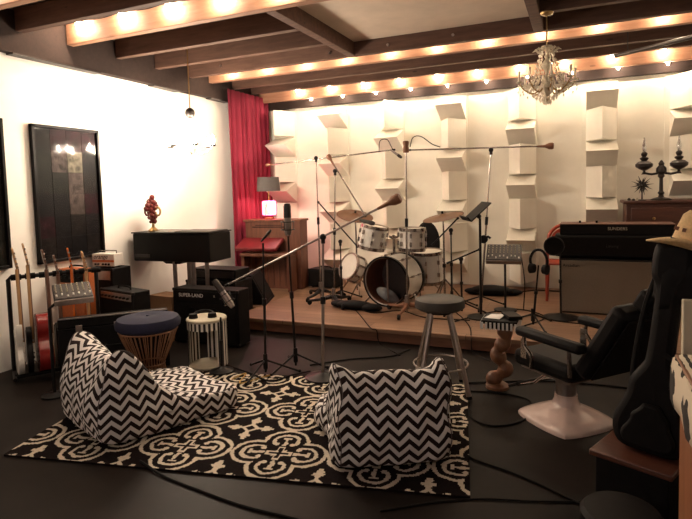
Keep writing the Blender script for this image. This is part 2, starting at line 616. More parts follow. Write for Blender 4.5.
# ------------------------------------------------------------------ red curtain
def curtain(name, label, x, y0, y1, z0, z1, along='y', n=64, folds=9, amp=.035):
    mb = MB(); v = []; f = []
    rows = 14
    for j in range(rows + 1):
        t = j / rows
        z = z1 + (z0 - z1) * t
        for i in range(n + 1):
            s = i / n
            a = amp * (.6 + .6 * t) * (math.sin(2 * PI * folds * s + .7 * math.sin(3 * t + 5 * s)) + .35 * math.sin(2 * PI * folds * 2.3 * s + 1))
            v.append((x + a, y0 + (y1 - y0) * s, z) if along == 'y' else (y0 + (y1 - y0) * s, x + a, z))
    for j in range(rows):
        for i in range(n):
            p = j * (n + 1) + i
            f.append((p, p + 1, p + n + 2, p + n + 1))
    mb.add(v, f)
    o = mb.part(name, M['red_velvet'])
    so = o.modifiers.new('thickness', 'SOLIDIFY'); so.thickness = .006
    return o
tag(curtain('curtain', '', XL + .155, 6.22, 7.30, .16, 2.90, amp=.026), 'floor-length red velvet curtain hanging in the far left corner', 'curtain')

# ------------------------------------------------------------------ framed collages on the left wall
def collage(label, y0, y1, z0, z1, seed):
    rnd = random.Random(seed)
    t = thing('framed_collage', label, 'picture', (XL + .002, (y0 + y1) / 2, z0))
    w, h = y1 - y0, z1 - z0
    fr = MB()
    b = .026
    for (y, z, sy, sz) in ((0, b / 2, w, b), (0, h - b / 2, w, b), (-w / 2 + b / 2, h / 2, b, h), (w / 2 - b / 2, h / 2, b, h)):
        fr.box((.02, y, z), (.04, sy, sz))
    fr.part('frame', M['black_gloss'], t, .003)
    MB().box((.005, 0, h / 2), (.008, w - .02, h - .02)).part('backing', M['black'], t)
    tones = [(.008, .006, .007), (.014, .010, .009), (.028, .006, .010), (.17, .15, .11), (.016, .015, .012), (.085, .062, .055), (.010, .008, .015)]
    ms = [mat('cover_print', c, .6, scale=15, spec=.1, c2=tuple(x * .12 for x in c)) for c in tones]
    mb = MB()
    nx, nz = 4, 6
    cw, ch = (w - 2 * b) / nx, (h - 2 * b) / nz
    for i in range(nx):
        for j in range(nz):
            mb.box((.0115, -w / 2 + b + (i + .5) * cw, b + (j + .5) * ch), (.004, cw * .975, ch * .975), mi=rnd.choice((0, 0, 1, 1, 2, 3, 4, 4, 5, 6)))
    mb.part('record_covers', ms, t, smooth=False)
    MB().box((.024, 0, h / 2), (.003, w - 2 * b, h - 2 * b)).part('glass', M['pane'], t, smooth=False)
    return t
collage('tall black framed collage of dark covers behind glass, above the guitars', 3.385, 4.13, .88, 2.162, 4)
collage('dark framed collage cut off at the left edge of the photo', 2.38, 3.125, .89, 2.18, 9)
# ------------------------------------------------------------------ rug
RUG_A = Vector((-3.074, 1.988, 0)); RUG_ANG = R_(11.3); RW, RL = 2.645, 1.50
def rug():
    st = .0065
    nx, ny = int(RW / st), int(RL / st)
    X = (np.arange(nx) + .5) * RW / nx
    Y = (np.arange(ny) + .5) * RL / ny
    gx, gy = np.meshgrid(X, Y)
    wob = .004 * np.sin(gx * 61 + 3 * np.sin(gy * 37)) + .004 * np.sin(gy * 53 + 2 * np.sin(gx * 41))
    p = .57
    cream = np.zeros_like(gx, bool)
    qx = (gx - .45 + p / 2) % p - p / 2
    qy = (gy - .265 + p / 2) % p - p / 2
    lob = np.minimum.reduce([np.hypot(qx - a * .145, qy - b * .145) - .128 for a, b in ((1, 0), (-1, 0), (0, 1), (0, -1))])
    cream |= np.abs(lob + .6 * wob) < .0115
    for a, b in ((1, 0), (-1, 0), (0, 1), (0, -1)):      # curled anchor in every lobe
        i_ = qx * a + qy * b - .145
        s_ = np.abs(qx * b - qy * a)
        r = np.hypot(i_, s_)
        cream |= (np.abs(r - .074 + .5 * wob) < .011) & (i_ > -.045)
        cream |= np.hypot(i_ + .040, s_ - .048) < .0165
        cream |= (s_ < .011 + wob) & (i_ > -.06) & (i_ < .035)
        cream |= (np.abs(i_ - .028) < .009) & (s_ < .026)
        cream |= (s_ < .022) & (s_ > .010) & (i_ > -.145) & (i_ < -.075) & (s_ > .012)
        cream |= (np.abs(i_ + .078) < .009) & (s_ < .022)
    cream &= ~((np.abs(qx) < .010) & (np.abs(qy) < .05) | (np.abs(qy) < .010) & (np.abs(qx) < .05))
    qx = np.abs((gx - .45) % p - p / 2)
    qy = np.abs((gy - .265) % p - p / 2)
    lo, hi = np.minimum(qx, qy), np.maximum(qx, qy)
    star = (lo < .012 + .5 * wob) & (hi < .155)
    star |= (lo < .020 + wob) & (hi > .07) & (hi < .135)
    star |= (lo < .036 + wob) & (hi > .085) & (hi < .112)
    star |= (qx + qy < .062)
    star &= ~(qx + qy < .034)
    cream |= star
    mi = cream.astype(np.int32).ravel()
    vx_ = np.linspace(0, RW, nx + 1); vy_ = np.linspace(0, RL, ny + 1)
    hx, hy = np.meshgrid(vx_, vy_)
    V = np.stack([hx.ravel(), hy.ravel(), np.full(hx.size, .012)], 1)
    ii, jj = np.meshgrid(np.arange(nx), np.arange(ny))
    a = (jj * (nx + 1) + ii).ravel()
    Fq = np.stack([a, a + 1, a + nx + 2, a + nx + 1], 1)
    me = bpy.data.meshes.new('rug')
    base = len(V)
    extra = [(0, 0, 0), (RW, 0, 0), (RW, RL, 0), (0, RL, 0), (0, 0, .0119), (RW, 0, .0119), (RW, RL, .0119), (0, RL, .0119)]
    V = np.vstack([V, np.array(extra)])
    faces = Fq.tolist() + [[base + i for i in q] for q in ((3, 2, 1, 0), (0, 1, 5, 4), (1, 2, 6, 5), (2, 3, 7, 6), (3, 0, 4, 7))]
    me.from_pydata(V.tolist(), [], faces)
    me.materials.append(M['rug_black']); me.materials.append(M['cream'])
    me.polygons.foreach_set('material_index', mi.tolist() + [0] * 5)
    me.update()
    o = bpy.data.objects.new('rug', me)
    COL.objects.link(o)
    o.location = RUG_A + Vector((0, 0, .001)); o.rotation_euler = (0, 0, RUG_ANG)
    tag(o, 'black rug with cream moroccan medallions under the two chevron beanbags', 'rug')
rug()

# ------------------------------------------------------------------ beanbag chairs
def beanbag_mesh(W=.64, seed=1, L=.90, H=.52, flare=.13):
    ctrl = [(.03, .012), (-.03, .10), (-.035, .24), (0, .38), (.045, H - .05), (.10, H), (.165, H - .015), (.225, H - .07), (.30, H - .16), (.375, .27),
            (.45, .195), (.56, .175), (.70, .168), (.82, .14), (.885, .088), (.88, .035), (.82, .006), (.6, .0), (.3, .0)]
    ctrl = [(x * L / .9, z) for x, z in ctrl]
    P = [Vector((x, z, 0)) for x, z in ctrl]
    n = len(P); prof = []
    for i in range(n):
        a, b, c, d = P[i - 1], P[i], P[(i + 1) % n], P[(i + 2) % n]
        for k in range(6):
            t = k / 6
            prof.append(.5 * ((2 * b) + (c - a) * t + (2 * a - 5 * b + 4 * c - d) * t * t + (3 * b - a - 3 * c + d) * t ** 3))
    m = len(prof)
    arc = [0]
    for i in range(1, m + 1):
        arc.append(arc[-1] + (prof[i % m] - prof[i - 1]).length)
    C = Vector((.36 * L / .9, .13, 0))
    rnd = random.Random(seed)
    ph = [rnd.uniform(0, 6) for _ in range(8)]
    st = []                     # (y, scale, cap?)
    for k in range(8):
        s = .05 + .90 * (k / 7)
        st.append((-W / 2 - .045 * math.sqrt(max(0, 1 - (s / .97) ** 2)), s, True))
    NW = 26
    for k in range(NW + 1):
        y = -W / 2 + W * k / NW
        q = abs(2 * y / W)
        st.append((y, 1 - .045 * q ** 10, False))
    for y, s, c in reversed(st[:8]):
        st.append((-y, s, True))
    v = []; par = []
    for y, s, cap in st:
        q = abs(2 * y / W)
        for i, p in enumerate(prof):
            g = C + (p - C) * s
            x, z = g.x, g.y
            if p.y > .30 and p.x < .30:                      # pulled-up corners, sagging middle
                z += (.095 * min(q, 1) ** 4 - .038) * (p.y - .30) / (H - .30) * s
            elif p.y > .15 and p.x > .3 and s > .9:
                z += .018 * (1 - min(q, 1) ** 2) - .01
            # slack folds
            dx = .010 * math.sin(17 * z + 5 * y + ph[0]) * math.sin(9 * y + ph[1]) + .006 * math.sin(31 * y + 13 * z + ph[2])
            dz = .008 * math.sin(14 * x + 9 * y + ph[3]) + .006 * math.sin(29 * x - 11 * y + ph[4])
            yy = y + (.012 * math.sin(13 * x + 11 * z + ph[5]) + .007 * math.sin(27 * z + ph[6])) * (1 if q > .9 else .3)
            lift = min(1, max(0, z / .06))
            fl = min(1, max(0, (x - .25) / .3))
            yy *= 1 + flare * fl * fl * (3 - 2 * fl)
            v.append((x + dx * lift, yy, max(.0, z + dz * lift)))
    f = []; uv = []
    ns = len(st)
    for j in range(ns - 1):
        cap = st[j][2] or st[j + 1][2]
        for i in range(m):
            i2 = (i + 1) % m
            q = (j * m + i, j * m + i2, (j + 1) * m + i2, (j + 1) * m + i)
            f.append(q)
            if cap:
                uv.append([(v[a][0] + 3, v[a][2] + 1) for a in q])
            else:
                uv.append([(st[j][0] + 3, arc[i] + 1), (st[j][0] + 3, arc[i + 1] + 1), (st[j + 1][0] + 3, arc[i + 1] + 1), (st[j + 1][0] + 3, arc[i] + 1)])
    f.append(tuple(range(m))); uv.append([(v[a][0] + 3, v[a][2] + 1) for a in range(m)])
    b0 = (ns - 1) * m
    f.append(tuple(range(b0 + m - 1, b0 - 1, -1))); uv.append([(v[a][0] + 3, v[a][2] + 1) for a in range(b0 + m - 1, b0 - 1, -1)])
    f = [tuple(reversed(q)) for q in f]; uv = [list(reversed(q)) for q in uv]
    me = bpy.data.meshes.new('beanbag_chair')
    me.from_pydata(v, [], f)
    lay = me.uv_layers.new(name='UVMap')
    flat = [c for q in uv for p in q for c in p]
    lay.data.foreach_set('uv', flat)
    me.materials.append(M['chevron'])
    me.polygons.foreach_set('use_smooth', [True] * len(f))
    me.update()
    return me, prof, st
def beanbag(label, p_left, p_right, seed, L, H, flare=.13):
    """rear edge runs from p_left to p_right on the floor, seen from behind"""
    a, b = Vector(p_left), Vector(p_right)
    w = (b - a).length
    d = (b - a).normalized()
    ax = Vector((-d.y, d.x, 0))
    me, prof, st = beanbag_mesh(w, seed, L, H, flare)
    o = bpy.data.objects.new('beanbag_chair', me)
    COL.objects.link(o)
    c = (a + b) / 2
    o.location = (c.x, c.y, .014)
    o.rotation_euler = (0, 0, math.atan2(ax.y, ax.x))
    tag(o, label, 'beanbag chair', 'chevron beanbag chairs')
    # piping along the two side seams
    for sgn in (-1, 1):
        mb = MB(); pts = []
        y = sgn * (w / 2 + .002)
        idx = [k for k, s in enumerate(st) if not s[2]]
        k = idx[0] if sgn < 0 else idx[-1]
        m = len(prof)
        pts = [me.vertices[k * m + i].co.copy() for i in range(0, m)]
        pts.append(pts[0])
        mb.tube(pts, .0032, 5).part('seam', M['chevron_seam'], o)
    return o
M['chevron_seam'] = mat('seam_cloth', (.10, .075, .07), .9)
beanbag('chevron beanbag chair on the left, its side and long seat toward the viewer', (-3.165, 2.475, 0), (-2.545, 2.222, 0), 3, .95, .525, .06)
beanbag('chevron beanbag chair on the right, seen square from behind', (-1.135, 2.475, 0), (-.635, 2.775, 0), 5, .87, .52)

# ------------------------------------------------------------------ navy stool on copper wires
p = atz(150, 388)
t = thing('wire_stool', 'round navy velvet stool on a flared copper wire base, behind the left beanbag', 'stool', (-3.2, 3.3, .013))
MB().lathe([(0, .40), (.22, .40), (.25, .425), (.255, .46), (.235, .495), (.15, .515), (.05, .512), (0, .503)], n=40).part('cushion', M['navy'], t)
MB().cyl((0, 0, .505), (0, 0, .516), .012).part('button', M['navy'], t)
mb = MB()
for r, z in ((.225, .395), (.115, .12), (.14, .012)):
    mb.tube([(r * math.cos(a * PI / 20), r * math.sin(a * PI / 20), z) for a in range(41)], .006, 6)
mb.part('ring', M['copper_wire'], t)
w0 = None
for k in range(34):
    if w0 is None:
        w0 = MB().tube([(.225, 0, .395), (.19, 0, .30), (.145, 0, .2), (.112, 0, .12), (.118, 0, .07), (.14, 0, .012)], .0042, 6).part('wire', M['copper_wire'], t)
    else:
        dup(w0, rz=2 * PI * k / 34, parent=t)

# ------------------------------------------------------------------ striped side table
t = thing('side_table', 'round black and white striped side table with open middle, beside the navy stool', 'side table', (-2.98, 3.76, 0))
MB().lathe([(0, .395), (.17, .395), (.172, .40), (.172, .412), (.165, .42), (0, .42)], n=40).part('top', M['cream_paint'], t)
MB().lathe([(.160, .33), (.168, .33), (.168, .395), (.160, .395), (.160, .33)], n=48).part('apron', M['ring_stripe'], t)
for k, a0 in enumerate((150, -28, 62)):
    v = []; f = []
    for i in range(9):
        a = R_(a0 + 62 * i / 8 + 5)
        for r, z in ((.158, 0.0), (.168, 0.0), (.168, .335), (.158, .335)):
            v.append((r * math.cos(a), r * math.sin(a), z))
    for i in range(8):
        for q in range(4):
            f.append((i * 4 + q, i * 4 + (q + 1) % 4, i * 4 + 4 + (q + 1) % 4, i * 4 + 4 + q))
    f += [(0, 3, 2, 1), (32, 33, 34, 35)]
    if k < 2 or True:
        MB().add(v, f).part('leg', M['ring_stripe'], t)
MB().lathe([(0, 0), (.165, 0), (.165, .012), (0, .012)], n=32).part('base', M['cream_paint'], t)
# headphones lying on it
hp = thing('headphones', 'black headphones lying on the striped side table', 'headphones', (-3.0, 3.74, .4215), R_(30))
MB().tube([(-.08, 0, .02), (-.075, .05, .03), (-.04, .09, .035), (0, .10, .036), (.04, .09, .035), (.075, .05, .03), (.08, 0, .02)], .009, 8).part('headband', M['black'], hp)
for s in (-1, 1):
    MB().cyl((s * .08, -.02, 0), (s * .08, -.02, .036), .04, .034, 20).part('ear_cup', M['black'], hp)

# ------------------------------------------------------------------ steel legged stool
sx, sy = -.93, 3.80
t = thing('stool', 'tall stool with round black seat and splayed steel legs, in front of the drums', 'stool', (sx, sy, .013), R_(20))
MB().lathe([(0, .60), (.155, .60), (.178, .615), (.18, .645), (.172, .672), (.14, .685), (0, .69)], n=36).part('seat', M['stool_seat'], t)
MB().cyl((0, 0, .575), (0, 0, .60), .10, .12, 20).part('seat_plate', M['black_metal'], t)
for k in range(4):
    a = R_(45 + 90 * k)
    c, s = math.cos(a), math.sin(a)
    l = MB().tube([(c * .085, s * .085, .60), (c * .17, s * .17, .30), (c * .25, s * .25, 0.0)], [.017, .0175, .018], 12).part('leg', M['steel'], t)
    MB().cyl((c * .249, s * .249, 0), (c * .246, s * .246, .02), .021, .020, 12).part('rubber_foot', M['rubber'], l)
mb = MB().tube([(.195 * math.cos(a * PI / 16), .195 * math.sin(a * PI / 16), .20) for a in range(33)], .007, 6)
mb.part('foot_ring', M['steel'], t)

# ------------------------------------------------------------------ carved table with black and white fringe
t = thing('side_table', 'small table with black and white edge on a carved wooden leg, beside the barber chair', 'side table', (-.53, 4.02, 0))
MB().box((0, 0, .515), (.25, .25, .025)).part('top', M['black'], t, .008)
mb = MB()
for k in range(9):
    q = -.115 + k * .0288
    for (x, y, sx_, sy_) in ((q, -.128, .014, .008), (q, .128, .014, .008), (-.128, q, .008, .014), (.128, q, .008, .014)):
        mb.box((x, y, .49), (sx_, sy_, .05))
mb.part('fringe', M['paper'], t)
MB().lathe([(0, .503), (.122, .503), (.122, .46), (0, .46)][::-1], n=4, mx=Matrix.Rotation(PI / 4, 4, 'Z')).part('apron', M['black'], t)
# S-shaped carved leg
pts = [(.0, 0, .47), (.028, 0, .42), (.03, 0, .36), (-.005, 0, .31), (-.03, 0, .26), (.0, 0, .20), (.03, 0, .15), (-.01, 0, .10), (-.06, 0, .06), (-.06, 0, .02)]
MB().tube(smooth_path(pts, 5), [.035 + .022 * abs(math.sin(k * .36)) for k in range(46)], 12).part('leg', M['carved'], t)
MB().lathe([(0, 0), (.085, 0), (.085, .02), (.06, .035), (0, .035)], n=20, o=(-.03, 0, 0)).part('foot', M['carved'], t)
o = MB().add([(-.08, -.06, 0), (.03, -.075, 0), (.06, .04, .012), (-.05, .07, 0), (-.08, -.06, .002), (.03, -.075, .002), (.06, .04, .0145), (-.05, .07, .002)],
             [(3, 2, 1, 0), (4, 5, 6, 7), (0, 1, 5, 4), (1, 2, 6, 5), (2, 3, 7, 6), (3, 0, 4, 7)]).part('paper_sheet', M['paper'], smooth=False, loc=(-.56, 4.02, .530))
tag(o, 'white sheet of paper on the small carved side table', 'paper')
o = MB().box((0, 0, .014), (.10, .17, .026)).part('notebook', M['black'], None, .004, loc=(-.455, 4.03, .5285))
o.rotation_euler = (0, 0, R_(25))
tag(o, 'black notebook on the corner of the carved side table', 'book')

# ------------------------------------------------------------------ barber chair
t = thing('barber_chair', 'vintage black barber chair with chrome armrests on a pinkish white pedestal', 'chair', (-.08, 3.60, 0), R_(138))
# four-lobed enamel foot, corners along the local diagonals
v = []; f = []
ncr = 48
rings = [(1.0, 0.0), (1.0, .018), (.96, .032), (.72, .060), (.50, .082), (.34, .105), (.28, .14), (.27, .17)]
for s_, z in rings:
    for k in range(ncr):
        a = 2 * PI * k / ncr
        lob = .29 / (abs(math.cos(a)) ** 1.25 + abs(math.sin(a)) ** 1.25) ** .8
        r = lob * s_ if s_ > .4 else (lob * s_ * .5 + .205 * s_ * .5)
        if s_ <= .34: r = .25 * s_
        v.append((r * math.cos(a + R_(42)), r * math.sin(a + R_(42)), z))
for j in range(len(rings) - 1):
    for k in range(ncr):
        q = (k + 1) % ncr
        f.append((j * ncr + k, j * ncr + q, (j + 1) * ncr + q, (j + 1) * ncr + k))
f.append(tuple(range(ncr - 1, -1, -1))); f.append(tuple((len(rings) - 1) * ncr + k for k in range(ncr)))
MB().add(v, f).part('base', M['pinkwhite'], t)
MB().lathe([(0, .15), (.066, .15), (.062, .17), (.062, .29), (.085, .30), (.085, .33), (0, .33)], n=28).part('column', M['steel'], t)
def cushion(c, d, mx=None, r=.035):
    return MB().box(c, d, mx)
MB().box((.0, 0, .385), (.48, .44, .11)).part('seat', M['black'], t, .04)
MB().box((0, 0, .325), (.40, .36, .02)).part('seat_pan', M['steel'], t, .004)
bm = Matrix.Translation((-.30, 0, .42)) @ Matrix.Rotation(R_(-32), 4, 'Y')
bk = MB().box((0, 0, .24), (.11, .46, .50), bm).part('backrest', M['black'], t, .035)
MB().box((-.062, 0, .24), (.012, .40, .44), bm).part('back_panel', M['black_gloss'], bk, .004)
hm = Matrix.Translation((-.59, 0, .84)) @ Matrix.Rotation(R_(-32), 4, 'Y')
h = MB().box((0, 0, .045), (.09, .26, .11), hm).part('headrest', M['black'], t, .02)
for s in (-1, 1):
    y = s * .265
    a = MB().box((-.12, y, .585), (.50, .075, .06)).part('armrest', M['black'], t, .022)
    MB().tube(smooth_path([(.08, y, .56), (.08, y, .50), (.03, y * .97, .44), (.04, y * .93, .36)], 5), .012, 8).part('arm_support', M['chrome'], a)
    MB().tube([(-.27, y, .56), (-.27, y * .97, .40)], .012, 8).part('arm_support', M['chrome'], a)
    MB().box((.095, y * .97, .47), (.05, .006, .12)).part('arm_plate', M['chrome'], a, .003)
MB().tube([(.06, .09, .30), (.18, .09, .20), (.34, .09, .13)], .009, 8).tube([(.06, -.09, .30), (.18, -.09, .20), (.34, -.09, .13)], .009, 8).part('footrest_bar', M['chrome'], t)
MB().box((.355, 0, .13), (.09, .24, .02), Matrix.Translation((.355, 0, .13)) @ Matrix.Rotation(R_(28), 4, 'Y') @ Matrix.Translation((-.355, 0, -.13))).part('footrest', M['black_metal'], t, .004)
MB().tube([(0, -.07, .24), (-.05, -.17, .27), (-.1, -.30, .30)], .008, 8).part('pump_lever', M['chrome'], t)
# ------------------------------------------------------------------ guitars on a floor rack
FACE = Matrix(((0, 0, 1, 0), (1, 0, 0, 0), (0, 1, 0, 0), (0, 0, 0, 1)))      # polygon (y,z), thickness along x
def rounded(pts, n=4):
    P = [Vector((x, y, 0)) for x, y in pts]; out = []; k = len(P)
    for i in range(k):
        a, b, c, d = P[i - 1], P[i], P[(i + 1) % k], P[(i + 2) % k]
        for j in range(n):
            t = j / n
            q = .5 * ((2 * b) + (c - a) * t + (2 * a - 5 * b + 4 * c - d) * t * t + (3 * b - a - 3 * c + d) * t ** 3)
            out.append((q.x, q.y))
    return out
STRAT = rounded([(0, 0), (.09, .01), (.145, .06), (.155, .12), (.125, .18), (.115, .22), (.13, .27), (.14, .33), (.125, .36), (.09, .34), (.045, .315), (-.045, .315),
                 (-.08, .34), (-.12, .405), (-.15, .39), (-.14, .30), (-.115, .22), (-.125, .18), (-.155, .12), (-.14, .05), (-.08, .005)], 3)
ACOU = rounded([(0, 0), (.10, .008), (.17, .06), (.19, .13), (.165, .20), (.125, .25), (.12, .29), (.14, .34), (.142, .40), (.11, .455), (.05, .475), (0, .478),
                (-.05, .475), (-.11, .455), (-.142, .40), (-.14, .34), (-.12, .29), (-.125, .25), (-.165, .20), (-.19, .13), (-.17, .06), (-.10, .008)], 3)
SINGLE = rounded([(0, 0), (.09, .008), (.155, .06), (.165, .13), (.13, .20), (.11, .24), (.125, .30), (.11, .345), (.075, .33), (.05, .30), (.03, .33), (-.03, .37), (-.08, .375),
                  (-.125, .33), (-.11, .25), (-.135, .20), (-.165, .13), (-.155, .06), (-.09, .008)], 3)
def guitar(label, outline, depth, bm, nm, loc, rz, tilt, length=.98, top=None, sym_head=True, pick=None, group='guitars in the floor rack'):
    t = thing('acoustic_guitar' if depth > .06 else 'electric_guitar', label, 'guitar', loc, 0, group, (tilt, 0, rz))
    ztop = max(y for x, y in outline)
    b = MB().prism(outline, depth, Matrix.Translation((-depth / 2, 0, 0)) @ FACE).part('body', bm, t, .006)
    if top:
        MB().prism([(x * .97, y * .975 + .006) for x, y in outline], .003, Matrix.Translation((depth / 2, 0, 0)) @ FACE).part('soundboard', top, t)
    zn = ztop * .62
    nb = length - .17
    MB().box((depth / 2 + .004, 0, (zn + nb) / 2), (.022, .050, nb - zn), taper=(1, .82)).part('neck', nm, t, .005)
    MB().box((depth / 2 + .018, 0, (zn + nb) / 2), (.005, .048, nb - zn), taper=(1, .82)).part('fingerboard', M['rosewood'], t)
    hp_ = [(-.022, 0), (.022, 0), (.036, .03), (.036, .16), (.0, .172), (-.036, .16), (-.036, .03)] if sym_head else [(-.02, 0), (.02, 0), (.03, .03), (.028, .05), (.03, .16), (.01, .185), (-.03, .165), (-.052, .02)]
    hm_ = Matrix.Translation((depth / 2 + .002, 0, nb)) @ Matrix.Rotation(R_(-9), 4, 'Y') @ FACE
    hd = MB().prism(hp_, .014, hm_).part('headstock', nm, t, .002)
    for k in range(3):
        for s in (-1, 1):
            MB().cyl((depth / 2 + .004 - .006 * k, s * .034, nb + .04 + .045 * k), (depth / 2 + .004 - .006 * k, s * .055, nb + .04 + .045 * k), .0055, .008, 8).part('tuning_peg', M['chrome'], hd)
    x0 = depth / 2
    MB().box((x0 + .008, 0, ztop * .2), (.014, .075, .022)).part('bridge', M['rosewood'] if depth > .06 else M['chrome'], t, .003)
    if depth > .06:
        MB().lathe([(0, 0), (.05, 0), (.05, .0018), (0, .0018)], n=24, o=(x0 + .0025, 0, ztop * .62), mx=align((1, 0, 0))).part('sound_hole', M['black'], t)
    else:
        for z in (.36, .52, .68):
            MB().box((x0 + .006, 0, ztop * z), (.010, .075, .020)).part('pickup', M['white'] if pick is None else pick, t, .003)
        for k in range(3):
            MB().cyl((x0, .07 + .012 * k, ztop * (.38 - .1 * k)), (x0 + .016, .07 + .012 * k, ztop * (.38 - .1 * k)), .010, n=10).part('knob', M['chrome'], t)
    mb = MB()
    for k in range(6):
        y = (k - 2.5) * .007
        mb.cyl((x0 + .022, y, ztop * .2), (x0 + .020, y * .8, nb + .02), .0008, n=4)
    mb.part('strings', M['steel'], t)
    return t
RA = Vector((-4.39, 2.98, 0)); RU = Vector((.555, .832, 0)); RN = Vector((.832, -.555, 0))
ra = math.atan2(RU.y, RU.x)
t = thing('guitar_rack', 'black floor rack with a padded bar that carries six guitars by the left wall', 'guitar rack', tuple(RA), ra)
MB().tube([(0, 0, 0), (0, 0, .815), (.015, 0, .83), (.66, 0, .83), (.675, 0, .815), (.675, 0, 0)], .017, 8).part('frame', M['black_metal'], t)
mb = MB()
for k in range(7):
    mb.cyl((.02 + k * .103, 0, .83), (.095 + k * .103, 0, .83), .026, n=10)
mb.part('padding', M['rubber'], t)
MB().tube([(0, .0, .03), (0, -.25, .03)], .015, 8).tube([(.675, 0, .03), (.675, -.25, .03)], .015, 8).tube([(0, -.17, .03), (.675, -.17, .03)], .018, 8).part('foot_bar', M['black_metal'], t)
def on_rack(s, off=.17):
    p = RA + RU * s + RN * off
    return (p.x, p.y, .052)
TL_ = R_(-8)
guitar('white electric guitar, leftmost in the rack', STRAT, .044, M['white'], M['maple'], on_rack(.045), ra + R_(3), TL_, 1.03, sym_head=False)
guitar('black bass guitar with a pale maple neck, second from left in the rack', SINGLE, .042, M['black_gloss'], M['maple'], on_rack(.118), ra, TL_, 1.06, sym_head=False)
guitar('red acoustic guitar seen edge-on, third from left in the rack', ACOU, .105, M['guitar_red'], M['rosewood'], on_rack(.225, .19), ra + R_(2), TL_, 1.01, top=M['maple'])
guitar('dark guitar half hidden by the small mixer, fourth from left in the rack', SINGLE, .045, M['black_gloss'], M['rosewood'], on_rack(.335, .135), ra, R_(-5), .95)
guitar('orange electric guitar with a reddish neck behind the small mixer', SINGLE, .045, M['guitar_orange'], M['guitar_orange'], on_rack(.44, .12), ra - R_(4), R_(-4), 1.0, pick=M['black'])
guitar('tan wood guitar with a pale neck, rightmost in the rack', STRAT, .044, M['maple'], M['maple'], on_rack(.56, .115), ra + R_(3), R_(-3.5), .95, sym_head=False)

# ------------------------------------------------------------------ amplifiers and boxes
def amp(name, label, cat, loc, rz, w, d, h, cab=None, grille=None, panel=.0, panel_mat=None, knobs=0, handle=True, grille_h=None, feet=True, group=None, corners=True, tilt=0):
    t = thing(name, label, cat, loc, rz, group)
    z0 = .012 if feet else 0
    c = MB().box((0, 0, z0 + (h - z0) / 2), (w, d, h - z0)).part('cabinet', cab or M['black'], t, .008)
    b = .022
    gh = h - z0 - 2 * b - panel
    if grille:
        MB().box((0, -d / 2 - .002, z0 + b + gh / 2), (w - 2 * b, .008, gh)).part('grille', grille, t, .002)
    if panel:
        pn = MB().box((0, -d / 2 - .003, h - b - panel / 2 + .004), (w - 2 * b, .008, panel - .008)).part('control_panel', panel_mat or M['steel'], t, .002)
        kb = None
        for k in range(knobs):
            x = -(w / 2 - b - .04) + (w - 2 * b - .08) * k / max(1, knobs - 1)
            if kb is None:
                kb = MB().cyl((0, 0, 0), (0, -.018, 0), .011, .009, 10).part('knob', M['black_gloss'], pn, loc=(x, -d / 2 - .007, h - b - panel / 2))
            else:
                dup(kb, (x, -d / 2 - .007, h - b - panel / 2), parent=pn)
    if handle:
        MB().tube(smooth_path([(-.10, 0, h), (-.085, 0, h + .022), (0, 0, h + .028), (.085, 0, h + .022), (.10, 0, h)], 4), .009, 8).part('handle', M['rubber'], t)
    if feet:
        for sx_ in (-1, 1):
            for sy_ in (-1, 1):
                MB().cyl((sx_ * (w / 2 - .05), sy_ * (d / 2 - .04), 0), (sx_ * (w / 2 - .05), sy_ * (d / 2 - .04), .014), .016, .018, 10).part('foot', M['rubber'], t)
    if corners:
        k0 = None
        for sx_ in (-1, 1):
            for sz_ in (0, 1):
                k = MB().box((sx_ * (w / 2 - .011), -d / 2 + .010, (z0 + .012) if not sz_ else h - .012), (.028, .028, .028)).part('corner_cap', M['black_metal'], t, .006)
    return t
FR = (PI / 2, 0, 0)     # lettering that faces local -y
# long dark case standing in front of the amplifiers
ca, cb = Vector((-3.89, 3.02, 0)), Vector((-3.28, 3.62, 0))
mid = (ca + cb) / 2; dr = (cb - ca).normalized(); nn = Vector((-dr.y, dr.x, 0)); wc = (cb - ca).length
mid = mid + nn * .055
t = thing('equipment_case', 'long black case with a pale metal edge, standing between the navy stool and the amplifiers', 'case', tuple(mid), math.atan2(dr.y, dr.x))
MB().box((0, 0, .205), (wc, .11, .41)).part('case_body', M['black'], t, .012)
MB().box((0, 0, .455), (wc, .11, .085)).part('lid', M['black'], t, .012)
MB().box((0, 0, .411), (wc + .006, .116, .008)).part('rim', M['black_metal'], t)
MB().box((0, -.052, .4985), (wc - .02, .012, .010)).part('edge_trim', M['steel'], t, .002)
for x in (-.27, .02, .3):
    MB().box((x, -.060, .415), (.05, .012, .05)).part('latch', M['steel'], t, .003)
MB().tube(smooth_path([(-.07, -.056, .25), (-.06, -.082, .25), (.06, -.082, .25), (.07, -.056, .25)], 4), .009, 8).part('handle', M['rubber'], t)

# amplifiers behind it
t = amp('guitar_amplifier', 'black combo amplifier with a top handle and silver panel, behind the long case', 'amplifier', (-3.91, 3.76, 0), R_(-12), .53, .18, .62, grille=M['grille_black'], panel=.07, panel_mat=M['steel'], knobs=8)
t = amp('guitar_amplifier', 'tall black amplifier under the small white amplifier head', 'amplifier', (-4.385, 4.03, 0), 0, .34, .24, .775, grille=M['grille_black'], panel=.10, panel_mat=M['steel'], knobs=0, handle=False)
t = thing('amplifier_head', 'small white amplifier head with an orange stripe and wire handle, on the tall black amplifier', 'amplifier', (-4.385, 4.02, .776), R_(6))
MB().box((0, 0, .075), (.27, .13, .125)).part('case_body', M['white'], t, .006)
MB().box((0, -.066, .066), (.262, .003, .022)).part('stripe', M['orange_vinyl'], t)
MB().tube([(-.11, 0, .136), (-.11, 0, .165), (.11, 0, .165), (.11, 0, .136)], .006, 8).part('handle', M['chrome'], t)
